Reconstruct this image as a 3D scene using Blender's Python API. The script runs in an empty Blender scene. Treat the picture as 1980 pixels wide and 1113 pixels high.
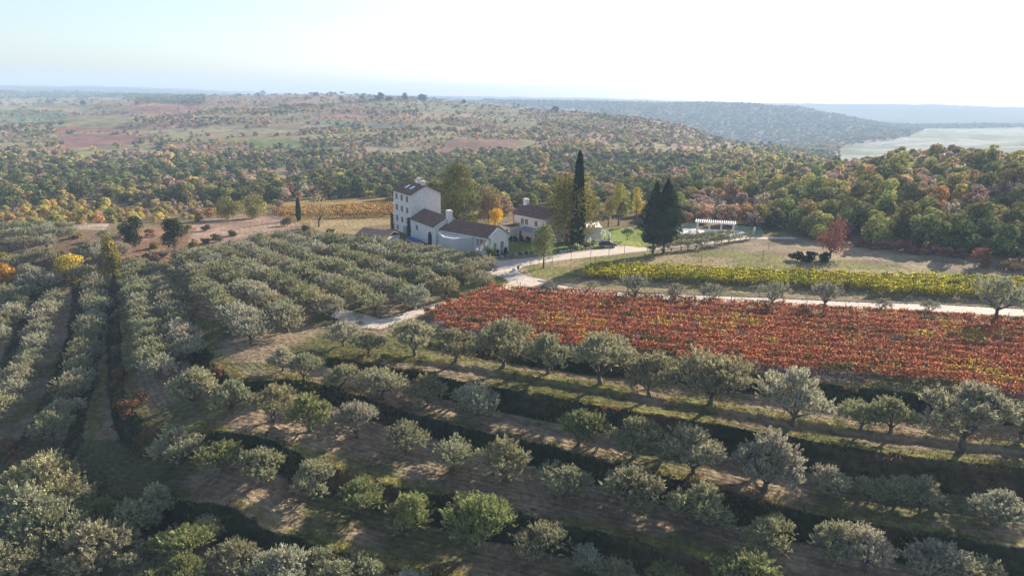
import bpy, math, random
import numpy as np
from mathutils import Vector, Matrix, geometry
rng=np.random.default_rng(7); random.seed(7)
S=bpy.context.scene; COL=S.collection
# ------------------------------------------------------------------ camera
H=34.; PIT=math.radians(15.5); ROL=math.radians(.7); F=1338.; CX,CY=990.,556.5
UP=np.array([0,math.sin(PIT),math.cos(PIT)]); FW=np.array([0,math.cos(PIT),-math.sin(PIT)]); XX=np.array([1.,0,0])
CR=math.cos(ROL)*XX+math.sin(ROL)*UP; CU=-math.sin(ROL)*XX+math.cos(ROL)*UP
cam=bpy.data.objects.new('camera',bpy.data.cameras.new('camera')); COL.objects.link(cam); S.camera=cam
m=Matrix([[CR[0],CU[0],-FW[0],0],[CR[1],CU[1],-FW[1],0],[CR[2],CU[2],-FW[2],H],[0,0,0,1]]); cam.matrix_world=m
cam.data.sensor_width=36; cam.data.lens=36*F/1980; cam.data.clip_end=30000; cam.data.clip_start=.5
# ------------------------------------------------------------------ light
SUN_AZ=math.radians(43); SUN_EL=math.radians(20.5)
w=bpy.data.worlds.new('World'); S.world=w; w.use_nodes=True; nt=w.node_tree
sky=nt.nodes.new('ShaderNodeTexSky'); sky.sky_type='NISHITA'; sky.sun_disc=False
sky.sun_elevation=SUN_EL; sky.sun_rotation=SUN_AZ; sky.air_density=1.0; sky.dust_density=1.2; sky.ozone_density=2.2; sky.altitude=100
bg=nt.nodes['Background']; bg.inputs[1].default_value=.08; hs=nt.nodes.new('ShaderNodeHueSaturation'); hs.inputs['Saturation'].default_value=.85; nt.links.new(sky.outputs[0],hs.inputs['Color']); nt.links.new(hs.outputs[0],bg.inputs[0])
sd=bpy.data.lights.new('sun','SUN'); sd.energy=5.0; sd.angle=math.radians(.6); sd.color=(1,.88,.71)
so=bpy.data.objects.new('sun',sd); COL.objects.link(so)
sv=Vector((math.sin(SUN_AZ)*math.cos(SUN_EL),math.cos(SUN_AZ)*math.cos(SUN_EL),math.sin(SUN_EL)))
so.rotation_euler=sv.to_track_quat('Z','Y').to_euler(); so.location=(200,200,300)
S.view_settings.view_transform='Standard'; S.view_settings.look='None'; S.view_settings.exposure=1.52; S.view_settings.gamma=1
HAZE=2.8e-4; HAZE_COL=(.50,.68,.96)
S.cycles.volume_bounces=0; S.cycles.max_bounces=6; S.cycles.transparent_max_bounces=8

# ------------------------------------------------------------------ helpers
def at(px,py,z=0.):
    d=FW+CR*(px-CX)/F-CU*(py-CY)/F; t=(z-H)/d[2]; return float(d[0]*t),float(d[1]*t)
def proj(x,y,z):
    x,y,z=np.asarray(x,float),np.asarray(y,float),np.asarray(z,float)-H
    dp=np.maximum(FW[0]*x+FW[1]*y+FW[2]*z,1e-3)
    return CX+F*(CR[0]*x+CR[1]*y+CR[2]*z)/dp, CY-F*(CU[0]*x+CU[1]*y+CU[2]*z)/dp, dp
def hsh(i,j,s):
    n=np.sin(i*127.1+j*311.7+s*74.7)*43758.5453; return n-np.floor(n)
def vn(x,y,s=0):
    i,j=np.floor(x),np.floor(y); u,v=x-i,y-j; u=u*u*(3-2*u); v=v*v*(3-2*v)
    return (hsh(i,j,s)*(1-u)+hsh(i+1,j,s)*u)*(1-v)+(hsh(i,j+1,s)*(1-u)+hsh(i+1,j+1,s)*u)*v
def fbm(x,y,s=0,o=4):
    a,t,n=.5,0,0
    for k in range(o): t=t+a*vn(x,y,s+k); n+=a; x,y,a=x*2.03+17,y*2.03+5,a*.5
    return t/n
def inpoly(x,y,P):
    x,y=np.asarray(x,float),np.asarray(y,float); c=np.zeros(x.shape,bool); n=len(P)
    for k in range(n):
        (x1,y1),(x2,y2)=P[k][:2],P[(k+1)%n][:2]
        if y1==y2: continue
        c^=((y1>y)!=(y2>y))&(x<(x2-x1)*(y-y1)/(y2-y1)+x1)
    return c
def sm(a,b,x):
    t=np.clip((x-a)/(b-a),0,1); return t*t*(3-2*t)
# ------------------------------------------------------------------ terrain
# picture height of the ground at some bearings (columns) and distances (rows); values below 60 are heights in metres
COLS=[-1400,-300,0,200,400,600,800,1000,1200,1310,1390,1500,1650,1725,1800,1950,2300,3400]
RINGS=[150,200,250,300,400,550,750,1000,1300,1800,2600,3600,5500]
TAB=[
 [-3,-3,-3,-2,0,0,0,0,0,0,0,0,0,0,0,0,0,0],
 [-7,-7,453,446,436,0,0,0,0,0,0,0,0,.5,1,1,1,0],
 [-10,-10,430,422,410,396,388,386,388,388,388,392,388,382,378,380,380,2],
 [-12,-12,405,400,388,375,366,366,368,368,368,376,364,352,342,345,347,4],
 [-12,-12,365,360,350,342,336,338,338,338,338,350,338,322,306,314,315,0],
 [-10,-10,320,315,308,302,298,298,298,300,304,316,334,334,332,338,340,-12],
 [-4,-4,276,268,259,251,248,249,257,270,288,304,330,334,336,338,338,-30],
 [5,5,241,233,222,214,212,219,226,232,274,286,312,312,310,310,310,-50],
 [12,12,216,207,197,190,192,206,236,262,300,300,290,288,285,287,290,-50],
 [20,20,202,194,185,181,187,226,250,262,270,276,272,268,264,265,268,-50],
 [28,28,190,190,193,195,198,197,194,196,198,202,226,254,248,249,252,-50],
 [60,60,178,180,184,188,190,200,206,208,210,215,232,242,236,236,238,20],
 [60,110,166,167,175,184,186,188,192,196,198,201,202,202,203,207,212,40]]
def _col_az(px):
    d=FW+CR*(px-CX)/F-CU*(190-CY)/F; return math.atan2(d[0],d[1])
AZ=np.array([_col_az(c) for c in COLS]); LR=np.log(np.array(RINGS,float))
Z=np.zeros((len(RINGS),len(COLS)))
for i,r in enumerate(RINGS):
    for j,c in enumerate(COLS):
        v=TAB[i][j]
        if v<=130 and not (v>130): Z[i,j]=v
        else:
            d=FW+CR*(c-CX)/F-CU*(v-CY)/F; Z[i,j]=H+r*d[2]/math.hypot(d[0],d[1])
NA,NR=360,420
ga=np.linspace(AZ[0],AZ[-1],NA); gr=np.linspace(math.log(2),LR[-1],NR)
tmp=np.array([np.interp(ga,AZ,Z[i]) for i in range(len(RINGS))])
G=np.array([np.interp(gr,LR,tmp[:,j]) for j in range(NA)]).T
def blur(a,k,ax):
    o=np.arange(-3*k,3*k+1); wt=np.exp(-.5*(o/k)**2); wt/=wt.sum(); p=np.pad(a,[(3*k,3*k) if i==ax else (0,0) for i in (0,1)],mode='edge')
    return sum(wt[q]*(p[q:q+a.shape[0],:] if ax==0 else p[:,q:q+a.shape[1]]) for q in range(len(o)))
G=blur(blur(G,3,0),5,1)
# terrace lips: (px,py,z of the lip,drop), low side on the right of the heading
LIPS={
'R':[(760,652,0,0),(900,668,0,.5),(1050,688,0,1.0),(1200,700,0,1.4),(1453,722,0,1.8),(1570,740,0,1.9),(1787,760,0,2.0),(1980,780,0,2.0),(2500,840,0,2)],
'A0':[(640,672,0,0),(713,686,0,.2),(860,698,-.4,.5),(960,713,-.6,.6),(1093,735,-.9,.6),(1227,757,-1.3,.6),(1395,789,-1.7,.6),(1586,819,-1.9,.6),(1813,848,-2,.6),(1980,865,-2,.6),(2500,940,-2,.6)],
'A':[(600,690,0,0),(710,700,-.3,.8),(770,713,-.8,1.3),(860,730,-1,1.8),(960,747,-1.3,2.1),(1083,767,-1.6,2.3),(1227,793,-1.9,2.4),(1310,807,-2.2,2.5),(1513,841,-2.4,2.6),(1743,881,-2.5,2.7),(1980,902,-2.6,2.7),(2500,970,-2.6,2.7)],
'B':[(290,470,0,0),(315,505,0,.9),(355,570,0,1.2),(395,660,0,1.5),(431,722,0,1.6),(480,740,0,1.3),(560,728,0,.9),(660,752,-1.0,1.0),(750,783,-2.1,1.2),(844,808,-2.9,1.3),(934,833,-3.5,1.5),(1018,850,-3.9,1.7),(1200,900,-4.6,2),(1478,970,-5.2,2.2),(1569,996,-5.4,2.2),(1720,1023,-5.5,2.2),(1980,1065,-5.6,2.2),(2500,1150,-5.6,2.2)],
'C':[(215,490,-1,0),(225,540,-1.2,1),(230,620,-1.3,1.3),(235,700,-1.5,1.7),(255,770,-1.6,2.2),(300,808,-1.6,2.4),(359,816,-1.6,2),(485,846,-1.7,2),(600,877,-2.1,2),(687,898,-2.6,2),(774,923,-3.5,2),(896,958,-4.6,2),(983,985,-5.3,2),(1122,1020,-6.4,2),(1290,1066,-7.1,2),(1450,1110,-7.5,2),(1750,1190,-7.8,2),(2300,1400,-7.8,2)],
'D':[(200,490,-2,0),(205,540,-2.3,.8),(200,610,-2.5,1),(182,700,-3,1.2),(150,790,-3.4,1.5),(140,870,-3.6,1.6),(212,919,-3.8,2),(288,927,-3.8,2.2),(379,956,-3.8,2.2),(530,1004,-4,2.2),(652,1034,-4.6,2.2),(757,1069,-5.4,2.2),(861,1094,-6.3,2.2),(1000,1140,-7,2.2),(1400,1300,-8,2.2)],
'E':[(165,500,-2.8,0),(155,600,-3.2,.8),(118,700,-3.8,1.2),(40,820,-4.6,1.4),(-60,930,-5,1.5),(-250,1100,-5.5,1.5)],
'F':[(90,520,-3,0),(55,600,-3.8,.8),(-10,700,-4.6,1),(-150,830,-5,1)]}
LP={}
for k,v in LIPS.items():
    pts=np.array([at(p[0],p[1],p[2]) for p in v]); dr=np.array([p[3] for p in v],float)
    # smooth the line (Chaikin)
    for _ in range(2):
        q=[pts[0]]; e=[dr[0]]
        for a in range(len(pts)-1):
            q+= [pts[a]*.75+pts[a+1]*.25, pts[a]*.25+pts[a+1]*.75]; e+=[dr[a]*.75+dr[a+1]*.25, dr[a]*.25+dr[a+1]*.75]
        q.append(pts[-1]); e.append(dr[-1]); pts=np.array(q); dr=np.array(e)
    LP[k]=(pts,dr)
def lipdist(k,x,y):
    pts,dr=LP[k]; best=np.full(x.shape,1e9); sg=np.zeros(x.shape); dd=np.zeros(x.shape)
    for a in range(len(pts)-1):
        ax,ay=pts[a]; bx,by=pts[a+1]; vx,vy=bx-ax,by-ay; L=vx*vx+vy*vy
        t=np.clip(((x-ax)*vx+(y-ay)*vy)/L,0,1); ex,ey=x-ax-t*vx,y-ay-t*vy; d=ex*ex+ey*ey
        cr=vx*ey-vy*ex; up=d<best-1e-9
        best=np.where(up,d,best); sg=np.where(up,np.where(cr<0,1.,-1.),sg); dd=np.where(up,dr[a]+(dr[a+1]-dr[a])*t,dd)
    return np.sqrt(best)*sg,dd
WID={'A0':.9}
def T(x,y,full=False):
    x=np.atleast_1d(np.asarray(x,float)); y=np.atleast_1d(np.asarray(y,float))
    r=np.hypot(x,y); az=np.arctan2(x,y)
    fa=np.clip((az-ga[0])/(ga[1]-ga[0]),0,NA-1.001); fr=np.clip((np.log(np.maximum(r,2.1))-gr[0])/(gr[1]-gr[0]),0,NR-1.001)
    ia,ir=fa.astype(int),fr.astype(int); ua,ur=fa-ia,fr-ir
    z=(G[ir,ia]*(1-ua)+G[ir,ia+1]*ua)*(1-ur)+(G[ir+1,ia]*(1-ua)+G[ir+1,ia+1]*ua)*ur
    big=sm(220,500,r)
    z=z+big*(fbm(x/90,y/90,3)-.5)*np.minimum(r,1500)*.012+big*(fbm(x/500,y/500,9,2)-.5)*np.minimum(r,2500)*.007
    near=(r<260); ter=np.zeros(x.shape); sdm=np.full(x.shape,99.); bank=np.zeros(x.shape)
    if near.any():
        xn,yn=x[near],y[near]; tz=np.zeros(xn.shape); s=np.full(xn.shape,99.); bk=np.zeros(xn.shape)
        jit=(fbm(xn/2.2,yn/2.2,5,3)-.5)*1.1
        for k in LP:
            d,dr=lipdist(k,xn,yn); wd=WID.get(k,1.9)
            d=d+jit*np.clip(1-np.abs(d)/4,0,1); tz-=dr*sm(0,wd,d)
            ok=dr>.25; s=np.where(ok&(np.abs(d)<np.abs(s)),d,s); bk=np.where(ok&(d>0)&(d<wd+.3),1,bk) if k!='A0' else bk
        ter[near]=tz; sdm[near]=s; bank[near]=bk
        z=z+ter
    if full: return z,sdm,bank,ter
    return z
TS=np.exp(np.linspace(math.log(30),math.log(6200),2600))
def gnd(px,py):
    d=FW+CR*(px-CX)/F-CU*(py-CY)/F; x,y,z=d[0]*TS,d[1]*TS,H+d[2]*TS
    g=T(x,y); k=int(np.argmax(z<g))
    if k==0: k=len(TS)-1
    a,b=z[k-1]-g[k-1],g[k]-z[k]; t=a/(a+b+1e-9); xx=x[k-1]+(x[k]-x[k-1])*t; yy=y[k-1]+(y[k]-y[k-1])*t
    return float(xx),float(yy),float(T(xx,yy)[0])
# ------------------------------------------------------------------ mesh helpers
def rawmesh(name,V,Fq,mats=(),attrs=None,mi=None,smooth=False):
    """V (n,3); Fq (m,k) all faces with k corners"""
    me=bpy.data.meshes.new(name); V=np.asarray(V,np.float32); Fq=np.asarray(Fq,np.int32); k=Fq.shape[1]
    me.vertices.add(len(V)); me.vertices.foreach_set('co',V.ravel())
    me.loops.add(Fq.size); me.loops.foreach_set('vertex_index',Fq.ravel())
    me.polygons.add(len(Fq)); me.polygons.foreach_set('loop_start',np.arange(0,Fq.size,k,dtype=np.int32))
    try: me.polygons.foreach_set('loop_total',np.full(len(Fq),k,np.int32))
    except Exception: pass
    if mi is not None: me.polygons.foreach_set('material_index',np.asarray(mi,np.int32))
    if smooth: me.polygons.foreach_set('use_smooth',np.ones(len(Fq),bool))
    me.update(calc_edges=True)
    for n,(ty,a) in (attrs or {}).items():
        at_=me.attributes.new(n,ty,'POINT')
        if ty=='FLOAT_COLOR':
            c=np.ones((len(V),4),np.float32); c[:,:3]=a; at_.data.foreach_set('color',c.ravel())
        else: at_.data.foreach_set('value',np.asarray(a,np.float32))
    for m_ in mats: me.materials.append(m_)
    return me
def link(name,me,parent=None,loc=None,rot=None):
    o=bpy.data.objects.new(name,me); COL.objects.link(o)
    if parent is not None: o.parent=parent
    if loc is not None: o.location=loc
    if rot is not None: o.rotation_euler=rot
    return o
def tag(o,label=None,cat=None,group=None,kind=None):
    if label: o['label']=label
    if cat: o['category']=cat
    if group: o['group']=group
    if kind: o['kind']=kind
    return o
class MB:
    def __init__(s): s.v=[]; s.f=[]
    def add(s,V,Fs):
        b=len(s.v); s.v+=[tuple(map(float,p)) for p in V]; s.f+=[tuple(b+i for i in f) for f in Fs]; return s
    def box(s,x0,x1,y0,y1,z0,z1):
        return s.add([(x0,y0,z0),(x1,y0,z0),(x1,y1,z0),(x0,y1,z0),(x0,y0,z1),(x1,y0,z1),(x1,y1,z1),(x0,y1,z1)],
          [(0,3,2,1),(4,5,6,7),(0,1,5,4),(1,2,6,5),(2,3,7,6),(3,0,4,7)])
    def prism(s,P,z0,z1):
        n=len(P); return s.add([(p[0],p[1],z0) for p in P]+[(p[0],p[1],z1) for p in P],
          [tuple(range(n-1,-1,-1)),tuple(range(n,2*n))]+[(i,(i+1)%n,(i+1)%n+n,i+n) for i in range(n)])
    def slab(s,Q,t,n=None):
        """thick sheet from a 3-D polygon Q, thickness t downwards"""
        k=len(Q); return s.add(list(Q)+[(q[0],q[1],q[2]-t) for q in Q],[tuple(range(k)),tuple(range(2*k-1,k-1,-1))]+[(i,i+k,(i+1)%k+k,(i+1)%k) for i in range(k)])
    def tube(s,pts,rad,n=6):
        pts=[Vector(p) for p in pts]; base=len(s.v); K=len(pts)
        for i,p in enumerate(pts):
            d=(pts[min(i+1,K-1)]-pts[max(i-1,0)]).normalized(); a=d.orthogonal().normalized(); b=d.cross(a)
            rr=rad[i] if hasattr(rad,'__len__') else rad
            for q in range(n):
                an=2*math.pi*q/n; s.v.append(tuple(p+(a*math.cos(an)+b*math.sin(an))*rr))
        for i in range(K-1):
            for q in range(n): s.f.append((base+i*n+q,base+i*n+(q+1)%n,base+(i+1)*n+(q+1)%n,base+(i+1)*n+q))
        s.f.append(tuple(base+q for q in range(n-1,-1,-1))); s.f.append(tuple(base+(K-1)*n+q for q in range(n))); return s
    def mesh(s,name,m_,smooth=False):
        me=bpy.data.meshes.new(name); me.from_pydata(s.v,[],s.f); me.update()
        if m_: me.materials.append(m_)
        if smooth: me.polygons.foreach_set('use_smooth',[True]*len(me.polygons))
        return me
    def obj(s,name,m_,parent=None,smooth=False,loc=None,rot=None): return link(name,s.mesh(name,m_,smooth),parent,loc,rot)
def empty(name,loc,rz=0,label=None,cat=None,group=None):
    o=bpy.data.objects.new(name,None); o.empty_display_size=.5; COL.objects.link(o); o.location=loc; o.rotation_euler=(0,0,rz)
    return tag(o,label,cat,group)
# ------------------------------------------------------------------ materials
def mat(name,col=(.5,.5,.5),rough=.85,noise=.0,scale=3.,bump=0.,spec=.3,metal=0.,detail=6):
    m_=bpy.data.materials.new(name); m_.use_nodes=True; n=m_.node_tree.nodes; l=m_.node_tree.links; p=n['Principled BSDF']
    p.inputs['Roughness'].default_value=rough; p.inputs['Specular IOR Level'].default_value=spec; p.inputs['Metallic'].default_value=metal
    p.inputs['Base Color'].default_value=(*col,1)
    if noise or bump:
        tc=n.new('ShaderNodeTexCoord'); nz=n.new('ShaderNodeTexNoise'); nz.inputs['Scale'].default_value=scale; nz.inputs['Detail'].default_value=detail
        l.new(tc.outputs['Object'],nz.inputs['Vector'])
        if noise:
            mr=n.new('ShaderNodeMapRange'); mr.inputs[1].default_value=.25; mr.inputs[2].default_value=.75; mr.inputs[3].default_value=1-noise; mr.inputs[4].default_value=1+noise
            vm=n.new('ShaderNodeVectorMath'); vm.operation='SCALE'; vm.inputs[0].default_value=col
            l.new(nz.outputs[0],mr.inputs[0]); l.new(mr.outputs[0],vm.inputs['Scale']); l.new(vm.outputs[0],p.inputs['Base Color'])
        if bump:
            b=n.new('ShaderNodeBump'); b.inputs['Strength'].default_value=1; b.inputs['Distance'].default_value=bump; l.new(nz.outputs[0],b.inputs['Height']); l.new(b.outputs[0],p.inputs['Normal'])
    return m_
def leafmat(name,src,trans=.35,rough=.95,spec=.03):
    m_=bpy.data.materials.new(name); m_.use_nodes=True; n=m_.node_tree.nodes; l=m_.node_tree.links; p=n['Principled BSDF']; out=n['Material Output']
    p.inputs['Roughness'].default_value=rough; p.inputs['Specular IOR Level'].default_value=spec
    if src=='object': c=n.new('ShaderNodeObjectInfo').outputs['Color']
    else: a=n.new('ShaderNodeAttribute'); a.attribute_name='Col'; c=a.outputs['Color']
    v=n.new('ShaderNodeAttribute'); v.attribute_name='var'
    h=n.new('ShaderNodeHueSaturation'); mr=n.new('ShaderNodeMapRange'); mr.inputs[1].default_value=0; mr.inputs[2].default_value=1; mr.inputs[3].default_value=.47; mr.inputs[4].default_value=.53
    mr2=n.new('ShaderNodeMapRange'); mr2.inputs[3].default_value=.55; mr2.inputs[4].default_value=1.5
    mu=n.new('ShaderNodeMath'); mu.operation='MULTIPLY'; mu.inputs[1].default_value=7.31; fr=n.new('ShaderNodeMath'); fr.operation='FRACT'
    l.new(v.outputs['Fac'],mu.inputs[0]); l.new(mu.outputs[0],fr.inputs[0]); l.new(fr.outputs[0],mr.inputs[0]); l.new(mr.outputs[0],h.inputs['Hue'])
    l.new(v.outputs['Fac'],mr2.inputs[0]); l.new(mr2.outputs[0],h.inputs['Value']); l.new(c,h.inputs['Color'])
    l.new(h.outputs[0],p.inputs['Base Color'])
    t=n.new('ShaderNodeBsdfTranslucent'); l.new(h.outputs[0],t.inputs[0]); mx=n.new('ShaderNodeMixShader'); mx.inputs[0].default_value=trans
    l.new(p.outputs[0],mx.inputs[1]); l.new(t.outputs[0],mx.inputs[2]); l.new(mx.outputs[0],out.inputs['Surface'])
    return m_
M_LEAF=leafmat('leaf_by_tree','object',.22); M_LEAFC=leafmat('leaf_by_clump','attr'); M_VINE=leafmat('vine_leaf','attr',.4); M_OLIVE=leafmat('olive_leaf','object',.3,.8,.08)
M_LEAF.node_tree.nodes['Map Range.001'].inputs[3].default_value=.35; M_LEAF.node_tree.nodes['Map Range.001'].inputs[4].default_value=1.7; M_VINE.node_tree.nodes['Map Range.001'].inputs[3].default_value=.3; M_VINE.node_tree.nodes['Map Range.001'].inputs[4].default_value=1.7
M_CONIF=leafmat('conifer_leaf','object',.1,.95,.02)
M_BARK=mat('bark',(.085,.065,.05),.95,.4,8,.02); M_BARKG=mat('olive_bark',(.11,.095,.08),.95,.4,6,.03)
M_PLAST=mat('white_plaster',(.66,.635,.61),.9,.12,1.2,.004); M_PINK=mat('pinkish_plaster',(.66,.56,.49),.9,.07,1.2,.004)
M_STONE=mat('pale_stone',(.56,.52,.47),.9,.15,3,.01); M_ROCK=mat('grey_rock',(.36,.35,.33),.95,.3,3,.05)
M_DARK=mat('dark_glass',(.02,.022,.028),.4,spec=.3); M_WOOD=mat('weathered_wood',(.13,.09,.06),.9,.3,6)
M_WHITE=mat('white_paint',(.74,.73,.71),.6,.04,3); M_CAP=mat('chimney_cap',(.72,.66,.62),.8,.1,4)
M_POST=mat('grey_post',(.17,.13,.10),.9,.3,5); M_BLUE=mat('blue_cloth',(.06,.12,.35),.8,.1,3)
def tilemat(name,c1,c2):
    m_=mat(name,c1,.9); n=m_.node_tree.nodes; l=m_.node_tree.links; p=n['Principled BSDF']
    tc=n.new('ShaderNodeTexCoord'); wv=n.new('ShaderNodeTexWave'); wv.wave_type='BANDS'; wv.bands_direction='X'; wv.inputs['Scale'].default_value=1.6; wv.inputs['Distortion'].default_value=.6
    l.new(tc.outputs['Object'],wv.inputs['Vector']); nz=n.new('ShaderNodeTexNoise'); nz.inputs['Scale'].default_value=1.7; nz.inputs['Detail'].default_value=8; l.new(tc.outputs['Object'],nz.inputs['Vector'])
    mx=n.new('ShaderNodeMix'); mx.data_type='RGBA'; mx.inputs['A'].default_value=(*c1,1); mx.inputs['B'].default_value=(*c2,1)
    cr=n.new('ShaderNodeMapRange'); cr.inputs[1].default_value=.35; cr.inputs[2].default_value=.65; l.new(nz.outputs[0],cr.inputs[0]); l.new(cr.outputs[0],mx.inputs['Factor']); l.new(mx.outputs['Result'],p.inputs['Base Color'])
    b=n.new('ShaderNodeBump'); b.inputs['Distance'].default_value=.08; l.new(wv.outputs[0],b.inputs['Height']); l.new(b.outputs[0],p.inputs['Normal']); return m_
M_TILE=tilemat('old_roof_tiles',(.14,.07,.055),(.24,.135,.10)); M_TILE2=tilemat('pale_roof_tiles',(.45,.27,.2),(.36,.2,.15))
# ground material: colour attribute x noise, tractor stripes, bump
M_GND=bpy.data.materials.new('ground'); M_GND.use_nodes=True
n=M_GND.node_tree.nodes; l=M_GND.node_tree.links; p=n['Principled BSDF']; p.inputs['Roughness'].default_value=1; p.inputs['Specular IOR Level'].default_value=.05
ca=n.new('ShaderNodeAttribute'); ca.attribute_name='Col'; sa=n.new('ShaderNodeAttribute'); sa.attribute_name='sd'; ta=n.new('ShaderNodeAttribute'); ta.attribute_name='till'
geo=n.new('ShaderNodeNewGeometry')
def noise(sc,det=5):
    q=n.new('ShaderNodeTexNoise'); q.inputs['Scale'].default_value=sc; q.inputs['Detail'].default_value=det; l.new(geo.outputs['Position'],q.inputs['Vector']); return q.outputs[0]
def mathn(op,a,b=None):
    q=n.new('ShaderNodeMath'); q.operation=op
    for i,v in enumerate((a,b)):
        if v is None: continue
        if isinstance(v,(int,float)): q.inputs[i].default_value=v
        else: l.new(v,q.inputs[i])
    return q.outputs[0]
n1=noise(1.3,8); n2=noise(.16,5); n3=noise(.018,8); n4=noise(6,3)
st=mathn('SINE',mathn('ADD',mathn('MULTIPLY',sa.outputs['Fac'],8.5),mathn('MULTIPLY',n2,9)))
st=mathn('MULTIPLY',mathn('MULTIPLY',st,ta.outputs['Fac']),mathn('MULTIPLY',n1,.22))
f=mathn('ADD',mathn('MULTIPLY',mathn('SUBTRACT',n1,.5),2.0),1.); f=mathn('MULTIPLY',f,mathn('ADD',mathn('MULTIPLY',mathn('SUBTRACT',n2,.5),1.1),1.)); f=mathn('MULTIPLY',f,mathn('ADD',mathn('MULTIPLY',mathn('SUBTRACT',n3,.5),1.),1.)); f=mathn('ADD',f,st)
f=mathn('MAXIMUM',f,.25)
vm=n.new('ShaderNodeVectorMath'); vm.operation='SCALE'; l.new(ca.outputs['Color'],vm.inputs[0]); l.new(f,vm.inputs['Scale']); l.new(vm.outputs[0],p.inputs['Base Color'])
b=n.new('ShaderNodeBump'); b.inputs['Distance'].default_value=.35; b.inputs['Strength'].default_value=.8; l.new(mathn('ADD',mathn('ADD',n1,mathn('MULTIPLY',n4,.25)),mathn('MULTIPLY',st,.5)),b.inputs['Height']); l.new(b.outputs[0],p.inputs['Normal'])
M_ROAD=mat('pale_gravel',(.44,.375,.32),.95,.22,.9,.02); M_ROAD.node_tree.nodes['Noise Texture'].inputs['Detail'].default_value=9
# ------------------------------------------------------------------ land use (picture polygons, applied to the ground that lies there)
FIELDS=[ # polygon, colour, density of trees on it
 ([(108,262),(170,258),(262,262),(276,272),(250,282),(130,286)],(.21,.11,.09),0),
 ([(105,246),(230,242),(262,250),(215,256),(110,256)],(.22,.1,.07),0),
 ([(0,214),(120,210),(135,230),(130,240),(0,238)],(.13,.16,.09),.25),
 ([(130,226),(255,224),(262,238),(210,250),(130,246)],(.22,.19,.09),0),
 ([(0,190),(250,188),(262,200),(150,216),(0,212)],(.25,.22,.12),.03),
 ([(240,200),(400,200),(380,214),(330,226),(255,222)],(.27,.15,.10),.05),
 ([(395,180),(560,178),(700,186),(690,198),(560,204),(400,206)],(.24,.17,.12),.12),
 ([(340,248),(460,242),(590,250),(560,262),(400,262),(300,262),(285,256)],(.24,.21,.12),.02),
 ([(480,270),(560,268),(605,276),(590,284),(490,286)],(.15,.18,.06),0),
 ([(130,286),(290,278),(300,290),(240,302),(150,306)],(.22,.19,.10),.05),
 ([(700,283),(800,284),(830,300),(790,306),(720,304)],(.27,.22,.14),.03),
 ([(700,198),(900,190),(1010,206),(1180,212),(1000,222),(760,214)],(.2,.19,.12),.2),
 ([(560,232),(700,236),(850,246),(840,252),(620,246)],(.14,.17,.11),.2),
 ([(1180,285),(1420,282),(1500,292),(1300,300),(1180,296)],(.24,.17,.13),.1),
 ([(375,428),(470,414),(560,418),(590,440),(520,452),(430,470),(360,470)],(.27,.185,.135),0),
 ([(520,392),(600,384),(770,382),(765,428),(640,432),(560,430)],(.24,.17,.06),0),
 ([(600,425),(770,425),(770,450),(700,470),(600,440)],(.26,.2,.11),0),
 ([(110,432),(210,432),(205,447),(60,470),(60,452)],(.3,.24,.18),0),
 ([(0,440),(240,446),(240,520),(0,540)],(.19,.13,.085),0),
 ([(240,440),(380,440),(330,520),(240,520)],(.2,.115,.075),0),
 ([(1475,462),(1560,462),(1700,480),(1980,505),(2300,520),(2300,640),(1980,575),(1120,520),(1230,490),(1480,462)],(.24,.19,.125),0),
 ([(1180,296),(1180,296),(1180,296)],(0,0,0),0)]
RED_P=[(959,558),(815,614),(862,642),(1000,664),(1200,690),(1453,714),(1600,733),(1980,772),(2400,820),(2400,648),(1980,622),(1500,600),(1200,580)]
YEL_P=[(1118,541),(1146,523),(1400,527),(1700,543),(1980,557),(2400,580),(2400,612),(1980,584),(1600,564),(1300,547)]
LAWN=[(1128,440),(1255,440),(1262,482),(1225,478),(1160,478),(1128,472)]; LAWN2=[(930,455),(1110,462),(1128,472),(1128,484),(1000,492),(930,500)]
LAWN3=[(880,552),(940,528),(985,545),(940,566),(890,568)]; TAN=[(1010,512),(1100,502),(1230,490),(1480,462),(1980,505),(1980,575),(1150,562),(1040,545)]
ORCH=[(330,480),(600,430),(760,465),(945,510),(945,560),(750,615),(690,640),(600,690),(480,700)]
FLAT=[(1600,400),(1625,288),(1645,281),(1755,264),(1790,249),(1990,247),(2600,250),(2600,420)]
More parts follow.
